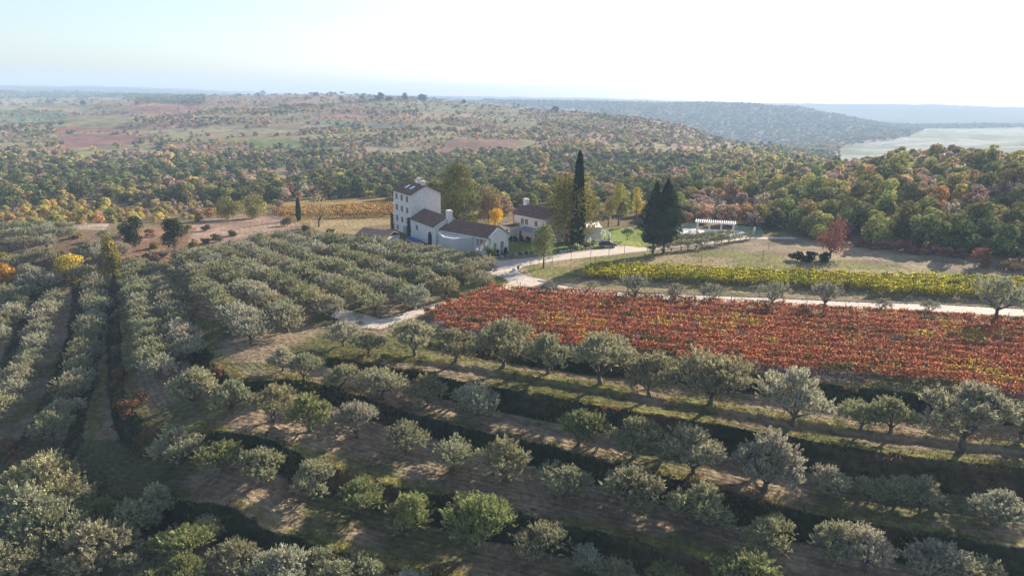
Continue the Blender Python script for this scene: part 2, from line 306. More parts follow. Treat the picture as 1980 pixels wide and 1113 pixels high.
# extends past the picture on both sides through the outermost values
def groundcols(x,y,z,sdm,bank):
    u,v,dp=proj(x,y,z); r=np.hypot(x,y); N=len(x); C=np.zeros((N,3)); till=np.zeros(N)
    a=fbm(x/35,y/35,21); b_=fbm(x/9,y/9,33,3); c_=fbm(x/120,y/120,41)
    def mix(A,B,t): return A*(1-t)[:,None]+np.array(B)*t[:,None]
    N3=fbm(x/170,y/38,55,3); C[:]=(.225,.155,.10); C=mix(C,(.15,.15,.07),sm(.45,.6,a)); C=mix(C,(.25,.16,.12),sm(.46,.58,c_)*sm(300,600,r)); C=mix(C,(.26,.25,.12),sm(400,600,r)*sm(.50,.47,N3)*.0+sm(400,600,r)*(1-sm(.38,.44,N3))*.8); C=mix(C,(.11,.08,.05),(1-sm(300,420,r))*sm(160,180,r)*.8)
    ct,cc,ch_=cells(x,y); hm=sm(400,470,r)*(1-sm(1700,1900,r))*(u<1500)*(v<300); C=mix(C,CELLC[cc],hm*np.where(ct==0,.9,np.where(ct==1,.45,.1)))
    far=sm(1700,2200,r); C=mix(C,(.065,.095,.045),far*.9); C=mix(C,(.13,.13,.075),far*sm(.5,.6,c_)*.5)
    flat=(inpoly(u+8*(b_-.5),v+4*(b_-.5),FLAT)&(r>850)&(r<4200)).astype(float); C=mix(C,(.27,.27,.22),flat*.9); k=(flat>.5)&(fbm(x/260,y/90,66,3)>.55); C[k]=(.17,.19,.11)
    nz=r<260
    C[nz]=mix(C[nz],(.15,.12,.055),np.full(nz.sum(),.5))
    # terraces and orchards, nearer than about 170 m
    g=(r<165); soil=np.array([.215,.163,.11]); 
    Cn=C.copy(); Cn[:]=(.105,.105,.042); Cn=mix(Cn,soil,sm(.38,.52,b_)); 
    lowr=g&(u>250)&(v>700)|g&(u<250)&(v>850)
    Ct=np.tile(soil,(N,1)); Ct=mix(Ct,(.115,.11,.05),sm(.5,.64,b_)); lip=np.exp(-((sdm+.7)/.55)**2); Ct=mix(Ct,(.16,.155,.045),np.clip(lip*1.2,0,1)*sm(.3,.5,b_))
    Ct=mix(Ct,(.075,.07,.04),(sm(360,300,u) if False else (1-sm(300,380,u)))*sm(760,800,v)*.8)  # shade of the bank at lower left, painted into the ground colour
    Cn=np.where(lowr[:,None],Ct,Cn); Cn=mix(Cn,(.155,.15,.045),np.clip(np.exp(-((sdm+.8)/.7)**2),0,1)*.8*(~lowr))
    till[lowr]=1
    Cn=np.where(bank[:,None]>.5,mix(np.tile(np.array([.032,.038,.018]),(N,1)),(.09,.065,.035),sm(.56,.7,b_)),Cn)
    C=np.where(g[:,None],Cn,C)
    inb=(r<900)
    for P,c,dn in FIELDS:
        k=inpoly(u+6*(a-.5),v+3*(b_-.5),P)&((r>135)); 
        if k.any(): C[k]=mix(np.tile(np.array(c),(k.sum(),1)),np.array(c)*.7,sm(.4,.6,b_[k]))
    k=inpoly(u,v,TAN)&g; C[k]=mix(np.tile(np.array([.24,.19,.105]),(k.sum(),1)),(.15,.145,.05),sm(.45,.6,b_[k]))
    for P,lc in ((LAWN,(.15,.19,.04)),(LAWN2,(.12,.16,.035)),(LAWN3,(.17,.18,.06))):
        k=inpoly(u,v,P)&(r<230); C[k]=mix(np.tile(np.array(lc),(k.sum(),1)),(.2,.22,.05),sm(.5,.62,b_[k]))
    k=inpoly(u,v,RED_P)&g; C[k]=mix(np.tile(np.array([.15,.11,.10]),(k.sum(),1)),(.10,.09,.04),sm(.5,.62,b_[k]))
    k=inpoly(u,v,YEL_P)&g; C[k]=(.15,.115,.07)
    return C,till
# old field strips on the far hillside: 0 open field, 1 scrub, 2 wood
CELLC=np.array([(.26,.23,.11),(.19,.21,.09),(.30,.19,.12),(.27,.15,.11),(.23,.21,.12),(.33,.25,.15)])*.72
def cells(x,y):
    xw=x+(fbm(x/110,y/110,101,3)-.5)*120; yw=y+(fbm(x/110,y/110,111,3)-.5)*110
    a_=.18; p_=xw*math.cos(a_)+yw*math.sin(a_); q_=-xw*math.sin(a_)+yw*math.cos(a_); j=np.floor(q_/46); i=np.floor(p_/95+hsh(j,j*0,3.)*.7)
    h=hsh(i,j,7.); fy=q_/46-j; hedge=(fy<.14)&(hsh(i,j,19.)<.6)
    t=np.where(h<.36,0,np.where(h<.66,1,2)); return t,np.floor(hsh(i,j,23.)*5.99).astype(int),hedge
# ------------------------------------------------------------------ the ground, one sheet
def build_ground():
    a_in=np.linspace(-math.radians(41),math.radians(41),860); a_out=np.linspace(math.radians(41),math.radians(319),90)[1:-1]
    aa=np.concatenate([a_in,a_out]); na=len(aa)
    rr=[3.,12,25,38]; r=45.
    while r<210: rr.append(r); r*=1.0034
    while r<1600: rr.append(r); r*=1.009
    while r<6200: rr.append(r); r*=1.02
    rr=np.array(rr+[6300.]); A,R=np.meshgrid(aa,rr); x=(R*np.sin(A)).ravel(); y=(R*np.cos(A)).ravel()
    z,sdm,bank,ter=T(x,y,True); wild=np.hypot(x,y); u,v,_=proj(x,y,z)
    z=z+np.where((wild<165)&(ter<-.05),(fbm(x/.9,y/.9,50,3)-.5)*.22,0)+np.where(bank>0,(fbm(x/.7,y/.7,51,2)-.5)*.5,0)
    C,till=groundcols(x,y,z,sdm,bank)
    i=np.arange(len(rr)-1)[:,None]*na; j=np.arange(na)[None,:]; j2=(j+1)%na
    Fq=np.stack([i+j,i+na+j,i+na+j2,i+j2],-1).reshape(-1,4)[:, ::-1]
    global ZTOP; ZTOP=max(float(z.max()),48.); print('ZTOP',ZTOP)
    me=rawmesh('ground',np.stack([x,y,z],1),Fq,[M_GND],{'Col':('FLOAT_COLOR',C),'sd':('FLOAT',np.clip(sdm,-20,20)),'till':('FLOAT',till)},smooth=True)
    o=link('ground',me); tag(o,kind='structure')
build_ground()
# sheets laid on the flat plateau
def sheet(name,P,z,m_):
    pts=[Vector((*at(*p),z)) for p in P]; tri=geometry.tessellate_polygon([pts]); me=bpy.data.meshes.new(name)
    fs=[]
    for t in tri:
        n_=(pts[t[1]]-pts[t[0]]).cross(pts[t[2]]-pts[t[0]]); fs.append(t if n_.z>0 else (t[0],t[2],t[1]))
    me.from_pydata(pts,[],fs); me.materials.append(m_); o=link(name,me); return tag(o,kind='structure')
ROADP=[(1052,541),(1077,549),(1151,561),(1288,568),(1487,575),(1653,583),(1820,588),(1980,597),(2100,603),(2100,620),(1980,613),(1820,605),(1653,597),(1487,588),(1320,580),(1200,574),(1100,570),(1020,566),(958,561),(893,583),(813,610),(737,637),(700,634),(690,603),(737,617),(827,590),(910,570),(960,555),(982,546),(970,538),(940,530),(900,522)]
sheet('road',[(1052,541),(1077,549),(1151,561),(1288,568),(1487,575),(1653,583),(1820,588),(1980,597),(2300,616),(2300,634),(1980,613),(1820,605),(1653,597),(1487,588),(1320,580),(1200,574),(1100,570),(1020,566),(958,561),(893,583),(813,610),(737,637),(700,634),(640,612),(600,590),(690,603),(737,617),(827,590),(910,570),(960,555),(982,546),(970,538),(940,530),(900,522),(900,508),(945,506),(1032,498),(1104,489),(1161,482),(1190,475),(1220,476),(1235,479),(1290,474),(1350,468),(1400,463),(1450,459),(1540,458),(1540,462),(1450,462),(1400,468),(1350,474),(1290,481),(1220,488),(1175,493.5),(1104,501),(1060,506.5),(1010,515),(1000,525),(1025,536)],.03,M_ROAD)
def strip(name,P,w_,h_,z,m_):
    pts=[Vector((*at(*p),0)) for p in P]; mb=MB()
    for a,b_ in zip(pts[:-1],pts[1:]):
        d=(b_-a).normalized(); s=Vector((-d.y,d.x,0))*w_/2
        mb.prism([(a-s)[:2],(b_-s)[:2],(b_+s)[:2],(a+s)[:2]],z,z+h_)
    return mb.obj(name,m_)
tag(strip('kerb',[(1040,543),(1077,549),(1151,561),(1288,568),(1487,575),(1653,583),(1820,588),(1980,597),(2300,616)],.22,.26,-.1,mat('kerb_stone',(.26,.23,.21),.9,.3,3)),kind='structure')
# ------------------------------------------------------------------ foliage templates
def quads(c,d,n_,L,W):
    """quads at centres c along d, normals n_, length L, width W"""
    d=d/np.linalg.norm(d,axis=1,keepdims=True); s=np.cross(d,n_); s/=np.linalg.norm(s,axis=1,keepdims=True)+1e-9
    L=L[:,None]/2; W=W[:,None]/2
    return np.stack([c-d*L-s*W*.55,c-d*L*.1-s*W,c+d*L,c-d*L*.1+s*W],1)
def rdir(k): v=rng.normal(size=(k,3)); return v/np.linalg.norm(v,axis=1,keepdims=True)
def leafmesh(name,Q,var,m_,Col=None):
    V=Q.reshape(-1,3); Fq=np.arange(len(V)).reshape(-1,4); at_={'var':('FLOAT',np.repeat(var,4))}
    if Col is not None: at_['Col']=('FLOAT_COLOR',np.repeat(Col,4,axis=0))
    return rawmesh(name,V,Fq,[m_],at_)
def olive_crown(nl,wd=4.6,ht=3.3,z0=1.0,L=.30,W=.10,lobes=9,sp=.2):
    """crown of upright silvery shoots gathered in lobes, metric, base at ground"""
    cs=[]; 
    for k in range(lobes):
        a=2*math.pi*(k+rng.uniform(-.3,.3))/max(lobes-2,1); rr=rng.uniform(.25,.36)*wd if k<lobes-2 else rng.uniform(0,.12)*wd
        zc=z0+ht*(rng.uniform(.2,.58) if k<lobes-2 else rng.uniform(.5,.7)); cs.append((math.cos(a)*rr,math.sin(a)*rr,zc,rng.uniform(.17,.26)*wd))
    cs=np.array(cs); ns=nl//12; li=rng.integers(0,lobes,ns); c=cs[li]; d=rdir(ns); d[:,2]=np.where(d[:,2]<-.35,-d[:,2],d[:,2])
    rad=c[:,3]*rng.uniform(.15,.95,ns)**.6; root=c[:,:3]+d*rad[:,None]*np.array([1,1,.95])
    sd_=d*.75+np.array([0,0,.6])+rdir(ns)*.35; sd_/=np.linalg.norm(sd_,axis=1,keepdims=True); sl=rng.uniform(.3,.75,ns)*sp*4
    t=rng.uniform(0,1,(ns,12)); pos=root[:,None]+sd_[:,None]*(t*sl[:,None])[...,None]; pos=pos.reshape(-1,3)+rng.normal(size=(ns*12,3))*.05
    ld=np.repeat(sd_,12,0)*1.1+rdir(ns*12)*.75; nn=rdir(ns*12); Q=quads(pos,ld,nn,rng.uniform(.7,1.3,ns*12)*L,rng.uniform(.7,1.3,ns*12)*W)
    var=np.clip(np.repeat(rng.uniform(.15,.7,ns),12)+rng.uniform(-.3,.35,ns*12),0,1)
    return Q,var,cs
def olive_trunk(cs,z0,thick=.16):
    mb=MB(); fork=(rng.uniform(-.15,.15),rng.uniform(-.15,.15),z0*rng.uniform(.75,1.0)); mb.tube([(0,0,-.4),(0.03,0,.1),(fork[0]*.6,fork[1]*.6,fork[2]*.55),fork],[thick*1.5,thick*1.25,thick,thick*.95],7)
    for c in cs[:6]:
        mid=((c[0]+fork[0])*.45,(c[1]+fork[1])*.45,fork[2]*.5+c[2]*.5); mb.tube([fork,mid,(c[0]*.95,c[1]*.95,c[2])],[thick*.65,thick*.45,thick*.15],5)
    return mb
OLV=[]
for k in range(9):
    wd=rng.uniform(4.3,5.2); ht=rng.uniform(3.7,4.4); z0=rng.uniform(.15,.45); Q,var,cs=olive_crown(7500,wd,ht,z0,.27,.085,lobes=int(rng.integers(7,11)))
    OLV.append((leafmesh('olive_crown',Q,var,M_OLIVE),olive_trunk(cs,z0+.45).mesh('olive_trunk',M_BARKG,True),wd))
OLF=[] # the big old trees of the dense orchard: fuller
for k in range(8):
    wd=rng.uniform(5.2,5.8); ht=rng.uniform(3.6,4.3); z0=rng.uniform(.6,1.0); Q,var,cs=olive_crown(5400,wd,ht,z0,.31,.105,lobes=12)
    OLF.append((leafmesh('olive_crown',Q,var,M_OLIVE),olive_trunk(cs,z0,.2).mesh('olive_trunk',M_BARKG,True),wd))
OLS=[] # thin young ones by the road
for k in range(4):
    wd=rng.uniform(4.,4.6); ht=rng.uniform(2.2,2.6); z0=rng.uniform(1.2,1.5); Q,var,cs=olive_crown(2400,wd,ht,z0,.28,.08,lobes=8)
    OLS.append((leafmesh('olive_crown',Q,var,M_OLIVE),olive_trunk(cs,z0,.13).mesh('olive_trunk',M_BARKG,True),wd))
def blob_crown(nq,ht=1.,wd=1.,lobes=12,qs=.09,low=.12,sparse=False,cone=0.):
    """lobed broadleaf crown, unit size, base at 0"""
    cs=[]
    for k in range(lobes):
        t=rng.uniform(0,1); z=low+(1-low)*(.12+.7*t); prof=math.sin(math.pi*min(.95,max(.2,.25+.62*t)))*(1-cone*t)
        a=rng.uniform(0,2*math.pi); rr=rng.uniform(.3,.9)*prof*.34; s=rng.uniform(.13,.22)*(1-.5*cone*t)
        cs.append((math.cos(a)*rr,math.sin(a)*rr,z,s))
    cs=np.array(cs); li=rng.choice(lobes,nq,p=cs[:,3]**2/np.sum(cs[:,3]**2)); c=cs[li]; d=rdir(nq); d[:,2]=np.where((d[:,2]<-.4)&(rng.random(nq)<.6),-d[:,2],d[:,2])
    rad=c[:,3]*(1-np.abs(rng.normal(0,.13 if not sparse else .4,nq))); pos=c[:,:3]+d*rad[:,None]; pos[:,:2]*=wd; pos[:,2]=np.clip(pos[:,2],.02,2)*ht
    nn=d+rdir(nq)*.75; Q=quads(pos,np.cross(nn,rdir(nq)),nn,rng.uniform(.7,1.4,nq)*qs,rng.uniform(.7,1.3,nq)*qs*.85)
    lv=rng.uniform(.2,.7,lobes); var=np.clip(lv[li]+rng.uniform(-.25,.3,nq),0,1); return Q,var,cs
def blob_trunk(cs,ht,wd,thick,n_=6):
    mb=MB(); f=(0,0,ht*.3); mb.tube([(0,0,-.3/1),(0,0,ht*.12),f],[thick*1.3,thick,thick*.8],7)
    for c in cs[:n_]: 
        e=(c[0]*wd,c[1]*wd,c[2]*ht); mb.tube([f,((e[0])*.4,(e[1])*.4,(f[2]+e[2])*.5),e],[thick*.6,thick*.4,thick*.12],5)
    return mb
def ordn(k):
    W=['first','second','third','fourth','fifth','sixth','seventh','eighth','ninth','tenth','eleventh','twelfth','thirteenth','fourteenth','fifteenth','sixteenth','seventeenth','eighteenth','nineteenth','twentieth']
    if k<20: return W[k]
    t=(k+1)//10; return ['','','twentieth','thirtieth','fortieth','fiftieth','sixtieth','seventieth','eightieth'][t] if (k+1)%10==0 else ['','','twenty','thirty','forty','fifty','sixty','seventy','eighty'][t]+'-'+W[(k+1)%10-1]
def plant(name,base,crown,trunk,scale,col,label,cat,group=None,rz=None,sz=None):
    e=empty(name,base,random.uniform(0,6.28) if rz is None else rz,label,cat,group)
    c=link('crown',crown,e); c.color=(*col,1); s=(scale,scale,(sz or scale)); c.scale=s
    if trunk: t=link('trunk',trunk,e); t.scale=s
    return e
OC=[(.34,.325,.205),(.31,.305,.18),(.38,.365,.26),(.31,.30,.165)]
GRN=(.255,.27,.11)
def jc(c,a=.12): f_=1+random.uniform(-a,a); return tuple(v*f_*(1+random.uniform(-.04,.04)) for v in c)
NOL=[0]
def olive(px,py,wpx,label,group,bank=OLV,col=None,metric=None,pos=None,zf=1.):
    x,y,z=pos if pos else gnd(px,py)
    dp=float(proj(x,y,z)[2]); k=NOL[0]; NOL[0]+=1
    cr,tr,wd=bank[k%len(bank)]; wm=metric if metric else wpx*dp/F; s=wm/wd
    return plant('olive_tree',(x,y,z-.05),cr,tr,s,jc(col or OC[random.randrange(4)]),label,'olive tree',group,sz=max(s,.72)*random.uniform(.93,1.1)*zf)
# ------------------------------------------------------------------ olives on the terraces
Y_=GRN
ROWS={
'on the terrace under the red vineyard':[(665,668,60),(713,683,62),(802,687,80),(880,700,78),(972,712,108),(1060,722,78),(1160,742,108),(1255,765,92),(1372,782,135),(1530,818,118),(1665,828,75),(1722,835,85),(1860,862,145),(1975,848,80)],
'on the second terrace below the lit track':[(546,717,52),(589,735,60),(659,755,62),(740,772,85),(826,784,75),(923,803,82),(1118,862,85,Y_),(1225,885,92),(1340,915,105),(1478,948,118),(1600,955,62),(1680,968,52),(1735,975,75),(1780,982,70),(1925,1015,100)],
'on the third terrace from the road':[(377,787,88),(449,799,72),(528,813,75),(600,835,82,Y_),(690,846,74),(785,878,75),(877,908,86),(975,930,95),(1095,958,98),(1215,992,118),(1350,1026,118),(1485,1068,84),(1610,1085,85),(1672,1098,90),(1795,1125,100),(1868,1135,100)],
'on the fourth terrace from the road':[(345,897,92),(428,912,86,Y_),(510,938,86),(605,960,78),(700,992,80,Y_),(795,1026,92,Y_),(925,1068,120,Y_),(1040,1085,96),(1138,1105,60),(1190,1130,62),(1300,1150,90,Y_),(1440,1165,130,Y_)],
'on the lowest terrace in the corner':[(95,990,125),(200,1020,85,Y_),(265,1050,100),(365,1082,108,Y_),(455,1108,88),(310,1000,70),(150,985,80),(410,1040,60),(60,1040,110),(510,1112,60),(610,1118,70),(720,1150,80),(360,1140,78,Y_),(555,1142,98),(665,1158,105),(20,1030,90),(100,1085,125),(190,1110,135),(265,1130,75),(20,1130,105),(300,1165,80,Y_),(790,1175,80)]}
for rn,lst in ROWS.items():
    for k,t in enumerate(sorted(lst,key=lambda t:t[0])):
        c=t[3] if len(t)>3 else None
        olive(t[0],t[1],t[2]*1.13,f"{'yellow green' if c else 'silvery'} olive tree {rn}, {ordn(k)} from the left",'olive trees '+rn,col=c,zf=.88)
# bare young tree between them
def bare_tree(px,py,hpx,label,name='bare_tree'):
    x,y,z=gnd(px,py); dp=float(proj(x,y,z)[2]); h=hpx*dp/F; mb=MB()
    mb.tube([(0,0,-.2),(.02,0,h*.3),(0,.03,h*.45)],[h*.035,h*.028,h*.022],6)
    for k in range(9):
        a=k*2.4; e=Vector((math.cos(a)*h*.35,math.sin(a)*h*.35,h*random.uniform(.75,1))); mb.tube([(0,.03,h*random.uniform(.3,.45)),(e.x*.5,e.y*.5,h*.6),e],[h*.018,h*.012,h*.004],4)
    return tag(mb.obj(name,M_BARKG,loc=(x,y,z)),label,'bare tree')
bare_tree(1018,836,32,'small leafless tree alone in the dark below the lit dirt track')
# dense orchard: start and end (picture) of each row
BLOCK=[((350,515),(490,662)),((384,508),(568,642)),((418,502),(640,618)),((455,492),(722,607)),((500,484),(803,597)),((550,477),(868,577)),((605,473),(925,560)),((668,482),(938,543)),((735,493),(936,529)),((810,507),(905,518))]
for q,(a,b_) in enumerate(BLOCK):
    A=np.array(at(*a)); B=np.array(at(*b_)); L=np.linalg.norm(B-A); n_=max(2,int(round(L/4.6)))
    for k in range(n_+1):
        p_=B+(A-B)*k/n_+rng.normal(size=2)*.35; z=float(T(p_[0],p_[1])[0])
        olive(0,0,0,f"grey green olive tree, dense orchard, {ordn(q)} row from left, {ordn(k)} from the road",'olive trees of the dense orchard',OLF,pos=(p_[0],p_[1],z),metric=rng.uniform(5.0,5.7),zf=.88)
LEFT=[[(262,530),(272,585),(284,640),(296,700),(305,742)],[(302,535),(320,580),(334,615),(352,660),(377,700)],
      [(190,560),(192,615),(178,680),(158,730),(138,790),(95,860)],[(105,600),(84,668),(57,730),(30,775),(5,815),(-40,870)],[(60,560),(20,620),(-20,690)]]
LN=['in the long row right of the brushy ditch','in the short row beside the dense orchard','in the second long row from the left edge','in the row nearest the left edge','in the far row at the left edge']
for q,pl in enumerate(LEFT):
    P3=[np.array(gnd(*p)) for p in pl]; acc=0; k=0; last=None
    for a,b_ in zip(P3[:-1],P3[1:]):
        L=np.linalg.norm((b_-a)[:2]); t=acc
        while t<L:
            p_=a+(b_-a)*t/L+np.append(rng.normal(size=2)*.3,0); z=float(T(p_[0],p_[1])[0])
            olive(0,0,0,f"olive tree {LN[q]}, {ordn(min(k,19))} from its far end",'olive trees '+LN[q],OLF,pos=(p_[0],p_[1],z),metric=rng.uniform(4.5,5.3),zf=.92); k+=1
            t+=4.3
        acc=t-L
OL2=[(10,452,34),(32,450,34),(56,452,34),(78,449,34),(102,452,34),(126,450,34),(205,466,34),(238,492,34),(165,498,38),(30,520,44),(62,515,40),(95,512,44),(125,520,40),(60,540,46),(12,470,40),(35,465,40),(60,468,45),(85,462,42),(110,466,40),(135,463,40),(18,484,40),(50,482,40),(90,480,45),(190,492,38),(215,478,35),(180,505,40),(205,512,40),(15,590,60),(60,565,52),(100,560,48),(130,545,44),(165,548,50),(30,628,60)]
for k,(a,b_,c) in enumerate(sorted(OL2)): olive(a,b_,c,f"small olive tree scattered on the slope at the far left, {ordn(k)} from the left",'scattered olives on the left slope',OLF,zf=.85)
RO=[(1060,574,40),(1143,570,28),(1227,584,60),(1305,587,42),(1375,592,54),(1490,597,64),(1593,603,68),(1705,606,36),(1795,612,36),(1925,628,104)]
for k,(a,b_,c) in enumerate(RO): olive(a,b_,c,f"sparse olive tree between the gravel road and the red vineyard, {ordn(k)} from the left",'olives along the red vineyard',OLS,col=(.26,.26,.18))
LO=[(1260,492),(1280,488),(1298,485),(1317,482.6),(1330,482),(1345,480),(1359,479),(1383,474),(1395,471),(1408,469),(1420,466),(1431,464),(1442,463),(1450,461)]
for k,(a,b_) in enumerate(LO): olive(a,b_+1,30 if k<9 else 20,f"slender olive tree lining the lane to the pergola, {ordn(k)} from the left",'olives lining the lane',OLS,col=(.24,.25,.15),zf=.72)
for k in range(12):
    olive(1297+k*10,470-k*1.1,28,f"low olive tree in the back row left of the pergola, {ordn(k)} from the left",'olives behind the lane',OLS,col=(.27,.28,.16),zf=.6)
# ------------------------------------------------------------------ vineyards
def vineyard(P,e0,e1,spacing,nrow,cols,name,label,group,hgt=1.9,dens=62,postgap=6.,leaf=.2,gap=.2,seed=0):
    W_=[at(*p) for p in P]; a=np.array(at(*e0)); b_=np.array(at(*e1)); d=(b_-a)/np.linalg.norm(b_-a); s=np.array([d[1],-d[0]])
    if s[1]>0: s=-s
    for q in range(nrow):
        o=a+s*spacing*q; ts=np.arange(-80,160,.5); X=o[0]+d[0]*ts; Y=o[1]+d[1]*ts; ok=inpoly(X,Y,W_)
        if ok.sum()<6: continue
        t0,t1=ts[ok].min(),ts[ok].max(); L=t1-t0; org=o+d*t0; zr=float(T(org[0],org[1])[0]); rz=math.atan2(d[1],d[0])
        e=empty(name,(org[0],org[1],zr),rz,label(q),'vine row',group)
        n_=int(L*dens); pl=rng.uniform(0,L,n_); ci=np.floor(pl/1.1); keep=(hsh(ci,q,seed+3)>gap*.35)|(rng.random(n_)<.25); pl=pl[keep]; n_=len(pl); ci=ci[keep]
        hh=hsh(ci,q+5.,seed+4)*.35+.75; zz=.55+(hgt-.55)*rng.uniform(0,1,n_)**.8*hh; wd=.19*(1.1-.3*zz/hgt)
        pos=np.stack([pl,rng.normal(0,1,n_)*wd,zz],1); tops=rng.random(n_)<.06; pos[tops,2]+=rng.uniform(.1,.5,tops.sum())
        pos[:,2]+=T(org[0]+d[0]*pl,org[1]+d[1]*pl)-zr
        Q=quads(pos,rdir(n_),rdir(n_),rng.uniform(.7,1.3,n_)*leaf,rng.uniform(.7,1.3,n_)*leaf*.9)
        wx,wy=org[0]+d[0]*pl,org[1]+d[1]*pl; f1=fbm(wx/6,wy/4,seed+60,3)+rng.normal(0,.07,n_)+(hsh(ci,q,seed+9)-.5)*.16; cs=np.array(cols); fi=np.clip((f1-.25)/(.54 if seed==1 else .5),0,.999)*(len(cs)-1)
        i0=fi.astype(int); C=cs[i0]*(1-(fi-i0))[:,None]+cs[i0+1]*(fi-i0)[:,None]
        link('foliage',leafmesh('vine_foliage',Q,rng.uniform(0,1,n_)**1.3,M_VINE,C),e)
        mb=MB()
        for t in np.arange(.5,L,1.1): 
            zg=float(T(org[0]+d[0]*t,org[1]+d[1]*t)[0])-zr; mb.tube([(t,0,zg-.1),(t+random.uniform(-.08,.08),random.uniform(-.05,.05),zg+.9)],[.045,.03],4)
        tag(mb.obj('stems',M_BARK,e),kind='stuff')
        for t in np.arange(0,L,postgap):
            zg=float(T(org[0]+d[0]*t,org[1]+d[1]*t)[0])-zr; MB().tube([(t,0,zg-.2),(t,0,zg+hgt+random.uniform(.2,.6))],.055,5).obj('post',M_POST,e)
        wz=hgt-.1; MB().box(0,L,-.01,.01,wz-.01,wz+.01).obj('wire',M_POST,e)
REDC=[(.17,.14,.05),(.36,.18,.08),(.42,.11,.08),(.50,.22,.09),(.30,.14,.07),(.40,.20,.08),(.52,.13,.11),(.54,.27,.10),(.55,.17,.13),(.36,.19,.08),(.42,.24,.08),(.55,.40,.08)]
vineyard(RED_P,(959,558),(1980,622),2.75,13,REDC,'vine_row',lambda q:f"row of red and rust autumn vines, {ordn(q)} from the gravel road",'rows of the red vineyard',1.7,165,6.,.23,.4,1)
YELC=[(.22,.24,.035),(.36,.36,.04),(.54,.48,.05),(.42,.40,.045),(.58,.50,.05),(.28,.29,.035),(.40,.38,.04)]
vineyard(YEL_P,(1146,523),(1980,557),2.3,6,YELC,'vine_row',lambda q:f"row of bright yellow vines, {ordn(q)} from the dry field",'rows of the yellow vineyard',2.05,190,7.,.25,.2,2)
ORC=[(.45,.27,.11),(.52,.3,.13),(.50,.38,.12),(.48,.26,.12),(.38,.32,.11)]
vineyard([(522,398),(560,392),(770,388),(764,416),(640,420),(540,416)],(522,396),(780,386),3.2,13,ORC,'vine_row',lambda q:f"row of orange vines behind the white tower house, {ordn(q)} from the back",'rows of the orange vineyard',1.7,60,30.,.36,.1,3)
# ------------------------------------------------------------------ named trees
def tree(name,px,py,hpx,wpx,col,label,cat='tree',nq=2600,lobes=16,qs=.36,low=.15,sparse=False,cone=0.,trunk=True,mat_=None,group=None,z=None):
    x,y,zz=gnd(px,py); dp=float(proj(x,y,zz)[2]); h=hpx*dp/F; w_=wpx*dp/F
    Q,var,cs=blob_crown(nq,1,1,lobes,1,low,sparse,cone); c=Q.mean(1,keepdims=True); Q=(Q-c)*qs+c*np.array([w_*1.02,w_*1.02,h])
    e=empty(name,(x,y,zz-.05),0,label,cat,group); o=link('crown',leafmesh('crown',Q,var,mat_ or M_LEAF),e); o.color=(*col,1)
    if trunk:
        mb=MB(); tk=max(.07,h*.018); f=(0,0,h*max(low,.12)*1.15); mb.tube([(0,0,-.3),(0,0,f[2]*.5),f],[tk*1.4,tk*1.1,tk],7)
        for c_ in cs[:7]: en=(c_[0]*w_,c_[1]*w_,c_[2]*h); mb.tube([f,(en[0]*.45,en[1]*.45,(f[2]+en[2])*.5),en],[tk*.6,tk*.4,tk*.15],5)
        mb.obj('trunk',M_BARK,e,True)
    return e
def cypress(name,px,py,hpx,wpx,label,prof,nq=6000,low=.05,col=(.028,.042,.022),rag=.3):
    x,y,zz=gnd(px,py); dp=float(proj(x,y,zz)[2]); h=hpx*dp/F; w_=wpx*dp/F/2
    t=rng.uniform(0,1,nq)**1.15; a=rng.uniform(0,2*math.pi,nq); pr=np.interp(t,[p_[0] for p_ in prof],[p_[1] for p_ in prof])*w_
    pr=pr*(1+rag*(fbm(a*1.6+px,t*16,77,3)-.5)*2)*(1-np.abs(rng.normal(0,.12,nq))); pos=np.stack([np.cos(a)*pr,np.sin(a)*pr,h*(low+(1-low)*t)],1)
    d=np.stack([np.cos(a)*.35,np.sin(a)*.35,np.ones(nq)],1)+rdir(nq)*.35; nn=np.stack([np.cos(a),np.sin(a),np.full(nq,.3)],1)+rdir(nq)*.6
    Q=quads(pos,d,nn,rng.uniform(.35,.8,nq),rng.uniform(.14,.3,nq)); e=empty(name,(x,y,zz-.05),0,label,'cypress')
    o=link('crown',leafmesh('crown',Q,np.clip(fbm(a*2,t*20,5,2)+rng.uniform(-.2,.2,nq),0,1),M_CONIF),e); o.color=(*col,1)
    MB().tube([(0,0,-.3),(0,0,h*.3),(0,0,h*.9)],[h*.016,h*.012,h*.003],7).obj('trunk',M_BARK,e,True); return e
cypress('cypress_tree',1115,477,182,29,'tall slender dark cypress standing before the big lime tree beside the small house',[(0,.55),(.06,.85),(.2,1),(.45,.86),(.7,.62),(.88,.42),(.97,.25),(1,.03)],9000,.04)
cypress('cypress_tree',1262,491,138,52,'broad dark cypress, left one of the pair by the lane',[(0,.45),(.05,.85),(.15,1),(.4,1),(.6,.8),(.72,.42),(.85,.22),(1,.02)],8500,.17,(.05,.068,.035),rag=1.0)
cypress('cypress_tree',1283,489,142,46,'broad dark cypress, right one of the pair by the lane',[(0,.4),(.05,.8),(.2,1),(.45,.95),(.65,.72),(.8,.4),(.9,.2),(1,.02)],8500,.16,(.05,.068,.035),rag=1.0)
cypress('cypress_tree',578,426,44,10,'small narrow columnar cypress left of the bare tree beside the orange vineyard',[(0,.7),(.3,1),(.8,.7),(1,.1)],900,.04,(.04,.06,.03))
tree('lime_tree',882,438,122,100,(.20,.20,.055),'large olive green tree towering behind the white wing and chimney',nq=6000,lobes=30,low=.06,qs=.5)
tree('lime_tree',1102,471,142,128,(.25,.22,.055),'large round olive yellow tree behind the tall slender cypress',nq=8000,lobes=38,low=.08,qs=.5)
tree('maple_tree',945,434,80,64,(.30,.22,.10),'brownish autumn tree between the big lime tree and the small house',nq=3000,lobes=22,low=.08,qs=.45)
